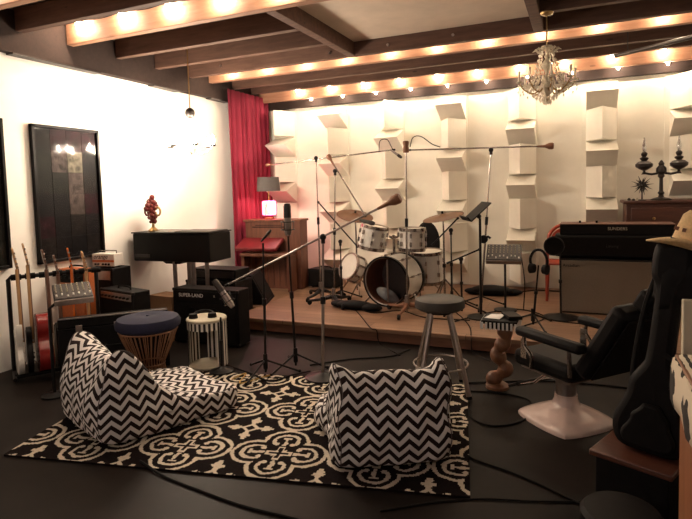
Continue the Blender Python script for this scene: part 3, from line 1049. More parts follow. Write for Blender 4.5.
for sx_ in (-.1, .1):
    for sy_ in (-.04, .04):
        MB().cyl((sx_, sy_, 0), (sx_, sy_, .014), .012, n=8).part('foot', M['rubber'], t)
text('orange', .062, M['black'], t, (-.03, -.0665, .108), FR, shear=.25)
for k, x in enumerate((-.09, -.055, .0, .035, .07)):
    MB().cyl((x, -.064, .034), (x, -.078, .034), .011, .010, 10).part('knob', M['black'], t)
t = amp('guitar_amplifier', 'orange amplifier cabinet with a strap handle, behind the guitars', 'amplifier', (-4.365, 3.64, 0), 0, .36, .15, .815, cab=M['orange_vinyl'], grille=M['orange_vinyl'], panel=.11, panel_mat=M['black'], knobs=5)
# cardboard box
t = thing('cardboard_box', 'plain brown cardboard box between the combo amplifier and the lettered amplifier', 'box', (-3.93, 4.36, 0), R_(-6))
MB().box((0, 0, .225), (.32, .22, .45)).part('box_body', M['card'], t)
for s in (-1, 1):
    MB().box((0, s * .056, .4515), (.318, .106, .003)).part('flap', M['card'], t)
# lettered amplifier
t = amp('guitar_amplifier', 'black amplifier with white lettering and two knobs glinting, behind the striped table', 'amplifier', (-3.37, 4.33, 0), R_(2), .76, .20, .555, grille=M['grille_black'], panel=.12, panel_mat=M['black'], knobs=0, handle=False)
text('SUPER-LAND', .050, M['paper'], t, (-.30, -.108, .49), FR, align_x='LEFT')
text('R', .030, M['cream_paint'], t, (.11, -.108, .49), FR, align_x='LEFT')
for x in (-.16, .1):
    MB().cyl((x, -.106, .30), (x, -.110, .30), .075, n=24).part('speaker_dome', M['black_gloss'], t)

# ------------------------------------------------------------------ black electric piano seen from behind
t = thing('electric_piano', 'black electric piano on metal legs against the left wall, under the red ornament', 'keyboard', (-3.995, 4.50, 0), R_(2.5))
v = [(-.60, 0), (.60, 0)]
MB().box((0, .19, .922), (.99, .40, .30)).part('case_body', M['black_gloss'], t, .012)
MB().box((0, .19, 1.079), (1.01, .42, .012)).part('lid', M['black_gloss'], t, .004)
MB().box((.27, .18, 1.089), (.44, .34, .012)).part('music_rest', M['pewter'], t, .003)
MB().prism([(-.16, .773), (.13, .773), (.08, .74), (-.10, .74)], .24, Matrix.Translation((-.02, .30, 0)) @ Matrix(((1, 0, 0, 0), (0, 0, -1, 0), (0, 1, 0, 0), (0, 0, 0, 1)))).part('pedal_housing', M['black'], t)
MB().box((-.37, -.0125, .83), (.20, .004, .035)).part('name_plate', M['pewter'], t)
for x, y in ((-.02, .08), (.22, .08), (-.02, .32), (.22, .32)):
    MB().cyl((x, y, 0), (x, y, .774), .021, .024, 12).part('leg', M['steel'], t)
# red ornament on a brass foot
t = thing('ornament', 'ornate red glass ornament with curled handles on a brass foot, on the black electric piano', 'ornament', (-4.33, 4.62, 1.0855))
MB().lathe([(0, 0), (.055, 0), (.058, .012), (.035, .03), (.016, .05), (.013, .09), (0, .09)], n=20).part('foot', M['brass'], t)
mb = MB(); rnd = random.Random(3)
for k in range(46):
    h = rnd.random()
    rr = .072 * math.sin(PI * (.12 + .8 * h)) * rnd.uniform(.5, 1)
    a = rnd.uniform(0, 2 * PI)
    mb.sphere((rr * math.cos(a), rr * math.sin(a), .10 + .26 * h), rnd.uniform(.018, .034), 8, 6)
mb.part('glass_body', M['red_glass'], t)
for s in (-1, 1):
    mb = MB()
    mb.tube([(s * (.075 + .035 * math.sin(a)), 0, .22 + .045 * -math.cos(a)) for a in [PI * k / 8 for k in range(-3, 12)]], .011, 8)
    mb.part('side_handle', M['red_glass'] if s < 0 else M['brass'], t)
MB().sphere((0, 0, .375), .03, 10, 7).part('finial', M['red_glass'], t)
o = MB().box((0, 0, .004), (.30, .10, .008)).part('folded_paper', M['paper'], None, .001, loc=(-4.09, 4.60, 1.0855))
o.rotation_euler = (0, 0, R_(4)); tag(o, 'flat white paper lying on the electric piano beside the red ornament', 'paper')

# ------------------------------------------------------------------ dark boxes at the left end of the stage
t = amp('rack_box', 'low black equipment box under the right end of the electric piano, upper one', 'box', (-3.82, 5.10, .50), 0, .62, .28, .13, grille=M['pewter'], handle=False, corners=False)
t = amp('rack_box', 'black equipment box under the right end of the electric piano, lower one', 'box', (-3.84, 5.10, 0), 0, .68, .34, .498, grille=M['grille_black'], handle=False)
t = thing('stage_monitor', 'black slanted floor monitor on the left corner of the wooden stage', 'speaker', (-3.70, 5.62, .141), R_(20))
poly = [(-.20, 0), (.22, 0), (.22, .16), (.10, .36), (-.02, .36)]
MB().prism(poly, .50, Matrix.Translation((0, -.25, 0)) @ Matrix(((-1, 0, 0, 0), (0, 0, 1, 0), (0, 1, 0, 0), (0, 0, 0, 1)))).part('cabinet', M['black'], t, .008)
gm = Matrix.Translation((.095, 0, .18)) @ Matrix.Rotation(R_(63.5), 4, 'Y')
MB().box((0, 0, .016), (.34, .44, .008), gm).part('grille', M['grille_black'], t)

# ------------------------------------------------------------------ brown organ with red lid, table lamp on it
t = thing('organ', 'brown wooden organ with a red keyboard lid at the back left of the stage', 'organ', (-3.90, 6.42, .141), R_(4))
MB().box((0, .12, .465), (.84, .24, .93)).part('cabinet', M['brown_wood'], t, .006)
MB().box((0, .11, .945), (.88, .28, .03)).part('top', M['brown_wood'], t, .004)
MB().box((-.06, -.004, .855), (.50, .004, .012)).part('carved_line', M['black'], t)
MB().box((-.06, -.004, .88), (.40, .004, .008)).part('carved_line', M['black'], t)
lm = Matrix.Translation((-.0, -.02, .66)) @ Matrix.Rotation(R_(24), 4, 'X')
MB().box((-.12, -.14, .03), (.62, .30, .05), lm).part('keyboard_lid', M['red_cloth'], t, .012)
MB().box((0, -.15, .50), (.72, .28, .04)).part('key_bed', M['brown_wood'], t, .004)
for s in (-1, 1):
    MB().box((s * .345, -.14, .24), (.045, .20, .48)).part('leg', M['brown_wood'], t, .004)
for k in range(7):
    MB().box((-.27 + .09 * k, -.004, .24), (.012, .006, .40)).part('grille_slat', M['dresser'], t)
t = thing('table_lamp', 'small table lamp with a dark drum shade and pink glass base, on the brown organ', 'lamp', (-4.0, 6.52, 1.1015))
MB().box((0, 0, .012), (.10, .10, .024)).part('base', M['brass'], t, .004)
MB().box((0, 0, .155), (.15, .15, .20)).part('glass_body', M['pink_glass'], t, .02)
MB().lathe([(.045, .06), (.03, .11), (.018, .15), (.03, .20), (.012, .24)], n=16, o=(0, -.078, 0), mx=Matrix.Diagonal((1, .08, 1, 1))).part('etched_figure', M['paper'], t)
MB().cyl((0, 0, .255), (0, 0, .42), .010, n=10).part('stem', M['brass'], t)
MB().lathe([(.165, .39), (.15, .585), (.146, .585), (.161, .39), (.165, .39)], n=32).part('lamp_shade', M['shade'], t)
MB().sphere((0, 0, .46), .028, 12, 8).part('bulb', M['lamp_bulb'] if 'lamp_bulb' in M else M['bulb'], t)

# small mixer on a pole in front of the guitars
def mixer(label, loc, rz, w, d, tilt, pole_xy, zbase, base_r, faders=8):
    t = thing('audio_mixer', label, 'audio mixer', loc, rz)
    mx = Matrix.Rotation(tilt, 4, 'X')
    b = MB().box((0, 0, 0), (w, d, .055), mx).part('chassis', M['black_metal'], t, .006)
    MB().box((0, -d / 2 - .004, .0), (w, .012, .045), mx).part('front_edge', M['steel'], t, .003)
    MB().box((0, 0, .0285), (w * .96, d * .92, .003), mx).part('panel', M['pewter'], t)
    k0 = None
    n = faders
    for i in range(n):
        for j in range(4):
            x = -w * .43 + w * .86 * i / (n - 1); y = -d * .05 + d * .42 * j / 3
            q = mx @ Vector((x, y, .03))
            if k0 is None:
                k0 = MB().cyl((0, 0, 0), (0, 0, .012), .0055, .005, 8).part('knob', M['cream_paint'], t, loc=q)
                k0.rotation_euler = (tilt, 0, 0)
            else:
                dup(k0, q, parent=t)
    f0 = None
    for i in range(n):
        x = -w * .43 + w * .86 * i / (n - 1)
        q = mx @ Vector((x, -d * .30 + .02 * math.sin(i * 2.2), .034))
        if f0 is None:
            f0 = MB().box((0, 0, 0), (.012, .022, .012)).part('fader', M['white'], t, .002, loc=q)
            f0.rotation_euler = (tilt, 0, 0)
        else:
            dup(f0, q, parent=t)
    # pole, tray and foot
    px, py = pole_xy
    h = loc[2] - zbase
    MB().box((0, 0, -.036), (w * .7, d * .6, .012), mx).part('tray', M['black_metal'], t)
    pz = (mx @ Vector((px, py, -.03))).z
    ins = max(-w * .33, min(w * .33, px))
    MB().tube([(ins, py, -.045), (px, py, -.10), (px, py, -h + .01)], .0125, 10).part('pole', M['black_metal'], t)
    MB().lathe([(0, 0), (base_r, 0), (base_r, .012), (.03, .03), (0, .03)], n=28, o=(px, py, -h)).part('base', M['black_metal'], t)
    return t
q = atz(51, 393)
mixer('small audio mixer with bright front edge on a black pole, before the guitar rack', (-3.52, 2.88, .765), R_(55), .26, .24, R_(20), (-.16, .03), 0, .09, 7)
# ------------------------------------------------------------------ microphone stands
def mic_stand(label, foot, top, base='tripod', boom=None, weight=None, clip=None, rot=0.0, pole_mat='black_metal', pr=.011, name='microphone_stand', boom_mat=None, group=None, rb=.13):
    """foot, top: world points; boom: (tail, tip) world points; the tail end carries the counterweight"""
    foot = Vector(foot); top = Vector(top)
    t = thing(name, label, 'microphone stand', tuple(foot), 0, group)
    tp = top - foot
    pm = M[pole_mat]
    p = MB().tube([(0, 0, .02), tp * .55], pr, 10).tube([tp * .53, tp], pr * .72, 10).part('pole', pm, t)
    MB().cyl(tp * .53, tp * .58, pr * 1.6, n=12).part('clutch', M['black_metal'], p)
    if base == 'round':
        MB().lathe([(0, 0), (rb, 0), (rb, .010), (rb * .35, .028), (.018, .045), (0, .045)], n=32).part('base', M['black_metal'], t)
    elif base == 'tripod':
        MB().cyl((0, 0, .05), (0, 0, .17), .020, .018, 12).part('hub', M['black_metal'], t)
        for k in range(3):
            a = rot + 2 * PI * k / 3
            l = MB().tube([(.015 * math.cos(a), .015 * math.sin(a), .115), (.27 * math.cos(a), .27 * math.sin(a), .012)], .0085, 8).part('leg', M['black_metal'], t)
            MB().sphere((.275 * math.cos(a), .275 * math.sin(a), .013), .013, 8, 6).part('rubber_foot', M['rubber'], l)
    else:                         # heavy studio base on casters
        for k in range(3):
            a = rot + 2 * PI * k / 3
            c, s = math.cos(a), math.sin(a)
            l = MB().tube([(.02 * c, .02 * s, .10), (.14 * c, .14 * s, .065), (.29 * c, .29 * s, .050)], [.026, .018, .014], 8).part('leg', M['copper'] if base == 'copper' else M['black_metal'], t)
            MB().cyl((.29 * c - .012 * s, .29 * s + .012 * c, .028), (.29 * c + .012 * s, .29 * s - .012 * c, .028), .027, n=14).part('caster', M['rubber'], l)
        MB().cyl((0, 0, .055), (0, 0, .20), .030, .022, 14).part('hub', M['steel'], t)
    if boom:
        a, b = Vector(boom[0]) - foot, Vector(boom[1]) - foot
        d = (b - a).normalized()
        bo = MB().tube([a, b], .0085, 10).part('boom', M[boom_mat or pole_mat], t)
        MB().sphere(tp, .026, 12, 8).cyl(tp - Vector((0, 0, .05)), tp, .016, n=10).part('boom_clamp', M['black_metal'], t)
        if weight:
            r, l, mt = weight
            MB().lathe([(0, 0), (r * .8, .004), (r, .02), (r * .92, l * .45), (r * .45, l * .8), (.010, l * 1.5), (0, l * 1.5)], n=16, o=a - d * .03, mx=align(d)).part('counterweight', M[mt], t)
        if clip:
            MB().cyl(b, b + d * .04, .012, n=10).part('clip', M['black_metal'], t)
    return t
def pencil_mic(label, a, b, r=.011, name='microphone', mt='steel', cat='microphone'):
    a, b = Vector(a), Vector(b); L = (b - a).length
    t = thing(name, label, cat, tuple(a))
    mx = align(b - a)
    MB().lathe([(0, 0), (r * .7, 0), (r * .8, L * .15), (r, L * .3), (r, L * .62), (0, L * .62)], n=14, mx=mx).part('body', M[mt], t)
    MB().lathe([(0, L * .62), (r * 1.15, L * .62), (r * 1.3, L * .8), (r * .9, L * .97), (0, L)], n=14, mx=mx).part('grille', M['pewter'], t)
    return t
def big_mic(label, a, b, r=.026, mount=True):
    """large studio microphone from its tail a to its head b"""
    a, b = Vector(a), Vector(b); L = (b - a).length
    t = thing('studio_microphone', label, 'microphone', tuple(a))
    mx = align(b - a)
    MB().lathe([(0, 0), (r * .7, 0), (r * .85, L * .06), (r, L * .12), (r, L * .55), (0, L * .55)], n=18, mx=mx).part('body', M['steel'], t)
    MB().lathe([(0, L * .55), (r * 1.05, L * .55), (r * 1.05, L * .9), (r * .8, L * .98), (0, L)], n=18, mx=mx).part('grille', M['pewter'], t)
    if mount:
        mb = MB()
        for h in (.18, .42):
            mb.tube([mx @ Vector((r * 1.9 * math.cos(k * PI / 10), r * 1.9 * math.sin(k * PI / 10), L * h)) for k in range(21)], .0035, 6)
        for k in range(4):
            c, s = math.cos(k * PI / 2), math.sin(k * PI / 2)
            mb.tube([mx @ Vector((r * 1.9 * c, r * 1.9 * s, L * .18)), mx @ Vector((r * 1.9 * c, r * 1.9 * s, L * .42))], .003, 5)
        mb.part('shock_mount', M['black_metal'], t)
    return t

# tall boom in front of the stage, big microphone on its low end
A0 = atz(323, 379); Ytop = A0.y
Atop = aty(323, 237, Ytop)
tail = aty(397, 199, Ytop); tip = aty(229, 284, Ytop)
mic_stand('tall boom stand with a copper counterweight, reaching down to a silver microphone', A0 + Vector((0, 0, .014)), Atop, 'round', (tail, tip), (.040, .13, 'copper'), True, 0, 'steel', .013, boom_mat='steel', rb=.14)
m0 = aty(233, 307, Ytop - .02); m1 = aty(214, 280, Ytop - .02)
big_mic('big silver studio microphone hanging head up beside the striped side table', m0, m1, .027)
# short black stand by the striped table
s0 = atz(222, 373)
mic_stand('short black stand on a round base in front of the striped side table', s0 + Vector((0, 0, .014)), (s0.x + .01, s0.y, .47), 'round', rb=.10)
# black vocal stands in the middle
s0 = atz(266, 376); tp = aty(263, 243, s0.y)
mic_stand('slim black microphone stand, left one of the two before the stage, pencil microphone on top', s0 + Vector((0, 0, .014)), tp, 'tripod', rot=.5)
pencil_mic('thin black pencil microphone tilted up, before the brown organ', tp + Vector((-.005, -.015, .015)), aty(271, 230, s0.y - .05), .010, mt='black_metal')
s0 = atz(296, 367.5); tp = aty(288, 236, s0.y)
mic_stand('slim black microphone stand, right one of the two before the stage, large microphone on top', s0, tp, 'tripod', rot=.2)
big_mic('large upright dark studio microphone seen against the brown organ', tp + Vector((0, 0, .005)), aty(287, 203, s0.y), .030)
# stands on the stage
f0 = atz(321, 298, .14); f0.z = .141
y = f0.y
mic_stand('tall chrome boom stand at the left of the drums, its boom level across the back', f0, aty(316, 158, y), 'caster', (aty(268, 165, y), aty(392, 150, y)), (.022, .07, 'copper'), True, .4, 'chrome')
pencil_mic('small silver microphone hanging at the end of the level left boom', aty(391, 150, y - .03), aty(402, 158, y - .03), .014)
f1 = atz(334, 305, .14); f1.z = .141; y = f1.y
mic_stand('chrome boom stand with a boom slanting down to the snare, in front of the drums', f1, aty(335, 171, y), 'caster', (aty(329, 157, y), aty(364, 214, y)), (.030, .10, 'copper'), True, 1.3, 'chrome')
pencil_mic('grey green foam covered microphone over the left rack tom', aty(360, 220, 5.74), aty(375, 224, 5.74), .022, mt='olive_foam')
y = 5.95
g0 = aty(342, 302, y); g0.z = .141
mic_stand('low boom stand angled behind the chrome stands toward the hi-hat', g0 , (g0.x, g0.y, .86), 'tripod', (aty(319, 203, y), aty(356, 245, y)), (.016, .05, 'black_metal'), True, .9)
f2 = aty(407, 307, 5.50); f2.z = .141; y = f2.y
mic_stand('tall chrome stand with a wood coloured clamp directly in front of the bass drum', f2, aty(406, 148, y), 'copper', None, None, False, .5236, 'chrome')
o = MB().lathe([(0, 0), (.03, 0), (.034, .02), (.026, .07), (.034, .10), (.03, .12), (0, .12)], n=16).part('stand_clamp', M['copper'], None, loc=aty(406, 153, y))
o.location.z += .004
tag(o, 'copper brown clamp head on the top of the stand before the bass drum', 'clamp')
o = MB().tube(smooth_path([Vector(aty(410, 147, y)), Vector(aty(413, 137.5, y)), Vector(aty(421, 136.5, y)), Vector(aty(432, 144, y)), Vector(aty(440, 147, y - .12))], 6), .005, 6).part('microphone_cable', M['rubber'])
tag(o, 'black cable looping over the boom right of the stand before the bass drum', 'cable')
o = MB().tube(smooth_path([aty(379, 152, 5.9), aty(380, 141, 5.9), aty(387, 139.5, 5.9), aty(391, 146, 5.9), aty(393, 150, 5.9)], 6), .005, 6).part('microphone_cable', M['rubber'])
tag(o, 'black cable looping above the small silver microphone on the level left boom', 'cable')
f3 = aty(481, 308, 6.05); f3.z = .141; y = f3.y
mic_stand('tall chrome boom stand behind the music stand, its boom level to the right', f3, aty(491, 150, y), 'tripod', (aty(551, 146, y), aty(411, 150, y)), (.036, .11, 'copper'), True, .6, 'chrome')
o = MB().cyl((0, 0, 0), (0, -.04, 0), .045, n=16).tube([(0, -.02, .01), (.05, -.03, .03), (.075, -.03, .01)], .014, 8).part('stand_clip', M['black'], None, loc=aty(484, 239, y - .01))
tag(o, 'dark cable bundle clipped to the boom stand behind the music stand', 'cable bundle')

# music stand
b0 = atz(482, 311, .14); b0.z = .141
b0 = Vector((b0.x + .0, b0.y - .30, .141)); b0 = aty(481, 312, 5.55); b0.z = .141
t = thing('music_stand', 'black music stand with a tilted desk, right of the cymbal', 'music stand', tuple(b0))
zt = 1.02
MB().tube([(0, 0, .02), (0, 0, zt)], .013, 10).part('pole', M['black_metal'], t)
MB().lathe([(0, 0), (.14, 0), (.14, .012), (.04, .03), (0, .04)], n=30).part('base', M['black_metal'], t)
mx = Matrix.Translation((-.03, .0, zt + .07)) @ Matrix.Rotation(R_(24), 4, 'Z') @ Matrix.Rotation(R_(-42), 4, 'Y') @ Matrix.Rotation(0, 4, 'X')
MB().box((0, 0, 0), (.27, .36, .012), mx).part('desk', M['rubber'], t, .003)
MB().box((-.135, 0, .03), (.012, .36, .055), mx).part('ledge', M['rubber'], t, .002)
MB().sphere((-.01, 0, zt + .02), .025, 10, 8).part('tilt_joint', M['black_metal'], t)

# mixer on the stage
q = aty(504, 254, 5.95)
mixer('audio mixer on a single pole on the stage, left of the headphones', tuple(q), R_(4), .36, .27, R_(32), (0.01, .0), .141, .12, 9)
o = MB().tube(smooth_path([q + Vector((.10, .10, .06)), q + Vector((.15, .12, .02)), q + Vector((.20, .10, -.3)), Vector((q.x + .19, q.y + .08, .147))], 6), .006, 6).part('mixer_cable', M['rubber'])
tag(o, 'black cable dropping from the right of the stage mixer to the deck', 'cable')
# headphone stand
h0 = aty(533, 321, 5.35); h0.z = .141
hx = aty(539, 262, 5.35)
t = mic_stand('black stand with headphones hung on it, near the front edge of the stage', h0, (hx.x - .005, hx.y, hx.z - .03), 'tripod', rot=1.0)
t = thing('headphones', 'black headphones hanging on the stand right of the stage mixer', 'headphones', tuple(hx + Vector((.0, -.035, .0))), R_(-25))
MB().tube(smooth_path([(-.075, 0, -.05), (-.085, 0, .03), (-.05, 0, .10), (0, 0, .12), (.05, 0, .10), (.085, 0, .03), (.075, 0, -.05)], 5), .013, 8).part('headband', M['black'], t)
for s in (-1, 1):
    MB().cyl((s * .085, 0, -.06), (s * .045, 0, -.06), .050, .042, 20).part('ear_cup', M['black'], t)
# round pop filter stand
r0 = aty(561, 316, 5.78); r0.z = .141; y = r0.y
mic_stand('black stand on a wide round base between the headphones and the big cabinet', r0, aty(560, 252, y), 'round', rb=.17)
t = thing('pop_filter', 'round black pop filter in front of the red chair', 'pop filter', tuple(aty(554, 246, y - .03)))
MB().lathe([(0, -.01), (.085, -.01), (.09, 0), (.085, .012), (0, .012)], n=28, mx=Matrix.Rotation(PI / 2, 4, 'X')).part('screen', M['grille_black'], t)
MB().tube([(.09 * math.cos(k * PI / 14), 0, .09 * math.sin(k * PI / 14)) for k in range(29)], .009, 6).part('rim', M['black_metal'], t)

# ------------------------------------------------------------------ drums
def drum(name, label, c, axis, r, depth, lugs=8, shell='pearl', open_front=False, heads=(True, True), group='white drums of the kit', hoop='chrome', lug_len=.6, badge=True):
    t = thing(name, label, 'drum', tuple(c), 0, group)
    mx = align(axis)
    h = depth / 2
    MB().lathe([(r, -h), (r, h), (r - .008, h), (r - .008, -h), (r, -h)], n=48, mx=mx).part('shell', M[shell], t)
    for s in (-1, 1):
        z = s * h
        MB().lathe([(r + .002, z - .02), (r + .012, z - .02), (r + .012, z + .018), (r - .004, z + .018), (r + .002, z - .02)], n=48, mx=mx).part('hoop', M[hoop], t)
        if heads[0 if s < 0 else 1]:
            MB().lathe([(0, z + .002), (r, z + .002), (r, z - .002), (0, z - .002)], n=48, mx=mx).part('drum_head', M['head'], t)
    l0 = None
    for k in range(lugs):
        a = 2 * PI * k / lugs + .2
        w = mx @ Matrix.Rotation(a, 4, 'Z')
        mb = MB().box((r + .012, 0, h * .42), (.026, .022, .05), w).box((r + .012, 0, -h * .42), (.026, .022, .05), w)
        mb.cyl(w @ Vector((r + .018, 0, -h * 1.0)), w @ Vector((r + .018, 0, h * 1.0)), .0035, n=6)
        mb.part('lug', M['chrome'], t, .003)
    return t
AXB = Vector((-.16, -.985, .0)).normalized()
bc = Vector((-1.985, 5.93, .141 + .295))
t = drum('bass_drum', 'white bass drum with an open dark front and a pillow inside', bc, AXB, .275, .40, 8, heads=(False, False), hoop='black_gloss')
MB().lathe([(.2665, -.19), (.2665, .19), (.262, .19), (.262, -.19), (.2665, -.19)], n=48, mx=align(AXB)).part('lining', M['brown_wood'], t)
MB().lathe([(0, -.196), (.266, -.196), (.266, -.192), (0, -.192)], n=48, mx=align(AXB)).part('batter_head', M['shade'], t)
MB().cyl(AXB * .16 + Vector((0, 0, -.24)), AXB * .16 + Vector((0, 0, .24)), .012, n=10).part('inner_post', M['steel'], t)
for s in (-1, 1):
    MB().tube([(s * .22, .02, -.15), (s * .34, -.12, -.285)], .010, 8).part('spur', M['chrome'], t)
o = MB().sphere((0, 0, 0), .1, 18, 12, (1.5, .8, .62)).part('pillow', M['grey_fabric'], None, loc=bc + AXB * .08 + Vector((-.04, 0, -.18)))
o.rotation_euler = (R_(15), R_(28), 0)
tag(o, 'grey pillow stuffed inside the open bass drum', 'pillow')
o = MB().sphere((0, 0, 0), .14, 18, 12, (1.7, .55, .38)).sphere((.2, -.02, -.01), .09, 12, 8, (1.5, .8, .5)).sphere((-.2, .03, -.0), .08, 12, 8, (1.4, .8, .55)).part('stage_blanket', M['black'], None, loc=(-2.32, 5.53, .190))
tag(o, 'crumpled black cloth lying on the stage in front of the bass drum', 'cloth')
# rack toms
drum('rack_tom', 'white rack tom on the left, tilted above the bass drum', aty(373, 237, 5.92), Vector((.20, .02, .97)), .150, .25, 8)
drum('rack_tom', 'white rack tom on the right, directly above the bass drum shell', aty(412, 239, 5.98), Vector((.03, .0, 1)), .145, .23, 8)
tmn = thing('tom_holder', 'chrome tom holder between the two white rack toms', 'drum hardware', (-2.0, 6.0, .716))
MB().cyl((0, 0, 0), (0, 0, .22), .016, n=12).part('post', M['chrome'], tmn)
for s in (-1, 1):
    MB().tube([(0, 0, .18), (s * .055, -.01, .21)], .013, 10).part('arm', M['chrome'], tmn)
MB().sphere((0, 0, .20), .03, 12, 8).part('ball', M['chrome'], tmn)
drum('floor_tom', 'white floor tom behind and right of the bass drum', Vector((-1.72, 6.42, .52)), Vector((0, -.08, 1)), .19, .36, 8)
ft = [o for o in bpy.data.objects if o.name == 'floor_tom'][0]
for a in (20, 140, 260):
    c, s = math.cos(R_(a)), math.sin(R_(a))
    MB().tube([(.205 * c, .205 * s, .05), (.205 * c, .205 * s, -.33), (.22 * c, .22 * s, -.375)], .008, 8).part('leg', M['chrome'], ft)
t = drum('snare_drum', 'pale snare drum tipped toward the room, left of the bass drum', aty(353, 268, 6.25), Vector((-.45, -.80, .40)), .165, .14, 8, hoop='chrome', shell='pearl')
mb = t
c0 = Vector(t.location)
t2 = thing('snare_stand', 'chrome tripod stand under the tipped snare drum', 'drum hardware', (c0.x + .05, c0.y + .10, .141))
MB().cyl((0, 0, .10), (0, 0, c0.z - .141 - .12), .012, n=10).part('pole', M['chrome'], t2)
for k in range(3):
    a = .3 + k * 2.094
    MB().tube([(0, 0, .20), (.20 * math.cos(a), .20 * math.sin(a), .008)], .008, 8).part('leg', M['chrome'], t2)
# throne
t = thing('drum_throne', 'black padded drum throne with a curved back, behind the rack toms', 'stool', (-1.90, 6.80, .141))
MB().lathe([(0, .44), (.16, .44), (.17, .46), (.17, .51), (.15, .53), (0, .535)], n=28).part('seat', M['black'], t)
MB().lathe([(0, 0.0), (.03, 0), (.03, .44), (0, .44)], n=14).part('post', M['chrome'], t)
for k in range(3):
    a = .5 + k * 2.094
    MB().tube([(0, 0, .22), (.24 * math.cos(a), .24 * math.sin(a), .008)], .010, 8).part('leg', M['chrome'], t)
arch = [(.17 * math.sin(a) * (1 if abs(a) < 9 else 1), .62 + .30 * math.cos(a)) for a in [R_(-105 + 210 * k / 20) for k in range(21)]]
MB().prism(arch, .05, Matrix.Translation((.05, .16, -.02)) @ Matrix.Rotation(PI / 2, 4, 'X')).part('backrest', M['black'], t, .02)
MB().tube([(.05, .1, .42), (.05, .17, .50), (.05, .15, .62)], .012, 8).part('back_support', M['chrome'], t)
# cymbals and their stands
def cymbal(label, stand_label, c, r, tilt, az, rot=.3, lean=0.0):
    c = Vector(c)
    ax = Vector((math.sin(tilt) * math.cos(az), math.sin(tilt) * math.sin(az), math.cos(tilt)))
    t = thing('cymbal', label, 'cymbal', tuple(c), 0, 'bronze cymbals')
    prof = [(.008, .030), (r * .12, .027), (r * .2, .012), (r * .6, .002), (r, -.012), (r, -.0145), (r * .6, -.001), (r * .2, .009), (r * .12, .024), (.008, .027), (.008, .030)]
    MB().lathe(prof, n=44, mx=align(ax)).part('plate', M['cymbal'], t)
    MB().cyl(ax * .030, ax * .055, .014, n=12).part('felt', M['black'], t)
    b = Vector((c.x + lean, c.y + .02, .141))
    s = thing('cymbal_stand', stand_label, 'cymbal stand', tuple(b), 0, 'cymbal stands')
    top = c - b
    MB().tube([(0, 0, .03), (0, 0, top.z * .75), (top.x * .6, top.y * .6, top.z * .9), top + ax * .02], [.013, .011, .009, .006], 10).part('pole', M['chrome'], s)
    for k in range(3):
        a = rot + k * 2.094
        MB().tube([(0, 0, .30), (.24 * math.cos(a), .24 * math.sin(a), .008)], .009, 8).part('leg', M['chrome'], s)
    MB().cyl((0, 0, top.z * .42), (0, 0, top.z * .46), .020, n=12).part('clutch', M['black_metal'], s)
cymbal('bronze ride cymbal at the right of the drums, beside the music stand', 'double braced stand under the ride cymbal right of the drums', aty(443, 216, 6.05), .235, R_(13), R_(228))
cymbal('dark bronze cymbal at the left of the drums, seen edge-on', 'stand under the edge-on cymbal at the left of the drums', aty(355, 215, 6.45), .24, R_(19), R_(-40), 1.0)
# close microphone stand before the ride cymbal
y = 6.0
g0 = aty(452, 304, y); g0.z = .141
mic_stand('black boom stand right of the drums with its boom angled over the floor tom', g0, (g0.x, g0.y, 1.0), 'tripod', (aty(457, 219, y), aty(434, 243, y)), (.016, .05, 'black_metal'), True, .2)
g1 = aty(462, 308, 5.7); g1.z = .141
mic_stand('low black boom stand between the ride cymbal and the music stand', g1, aty(461, 259, 5.7), 'tripod', (aty(478, 250, 5.7), aty(450, 262, 5.7)), (.014, .05, 'black_metal'), True, 0)
o = MB().sphere((0, 0, 0), .15, 16, 10, (1.7, .8, .42)).sphere((.22, .05, -.02), .09, 12, 8, (1.6, .8, .45)).sphere((-.2, .0, -.02), .09, 12, 8, (1.5, .8, .45)).part('bag', M['black'], None, loc=(-1.0, 6.75, .200))
tag(o, 'slumped black bag on the stage against the wall behind the mixer', 'bag')
t = amp('floor_amplifier', 'low black amplifier against the white wall, left of the snare drum', 'amplifier', (-3.25, 6.72, .141), R_(-8), .42, .24, .26, grille=M['grille_black'], handle=True)
# bass drum pedal
t = thing('drum_pedal', 'chrome bass drum pedal behind the bass drum', 'drum hardware', (-1.93, 6.22, .141))
MB().box((0, .12, .02), (.09, .28, .012), Matrix.Rotation(R_(8), 4, 'X')).part('footboard', M['chrome'], t, .003)
for s in (-1, 1):
    MB().cyl((s * .06, 0, 0), (s * .06, 0, .22), .008, n=8).part('post', M['chrome'], t)
MB().tube([(-.06, 0, .21), (.06, 0, .21)], .006, 8).tube([(0, 0, .21), (0, -.04, .34)], .004, 6).part('beater', M['chrome'], t)
# ------------------------------------------------------------------ big amplifier stack on the right of the stage
cl = aty(558, 300, 6.0)
CXM = .31
t = thing('speaker_cabinet', 'big wide speaker cabinet with taupe grille cloth at the bottom of the amplifier stack', 'amplifier', (CXM, 6.22, .141), R_(-1))
MB().box((0, 0, .285), (1.00, .42, .57)).part('cabinet', M['black'], t, .01)
MB().box((.0, -.211, .285), (.965, .012, .535)).part('grille', M['grille_tan'], t, .002)
text('Arcadian', .045, M['black'], t, (-.39, -.2185, .50), FR)
t = thing('amplifier_head', 'long black amplifier head directly on the taupe cabinet, under another head', 'amplifier', (CXM - .01, 6.20, .715), R_(-1))
MB().box((0, 0, .125), (1.09, .34, .225)).part('cabinet', M['black'], t, .02)
MB().box((0, -.171, .125), (1.0, .006, .17)).part('front_panel', M['grille_black'], t, .002)
text('Lansing', .040, M['pewter'], t, (.0, -.1755, .13), FR, shear=.2)
for s in (-1, 1):
    MB().cyl((s * .45, 0, 0), (s * .45, 0, .014), .02, n=10).part('foot', M['rubber'], t)
t = thing('amplifier_head', 'topmost black amplifier head with small pale lettering and a brown top', 'amplifier', (CXM + .02, 6.22, .9535), R_(-1))
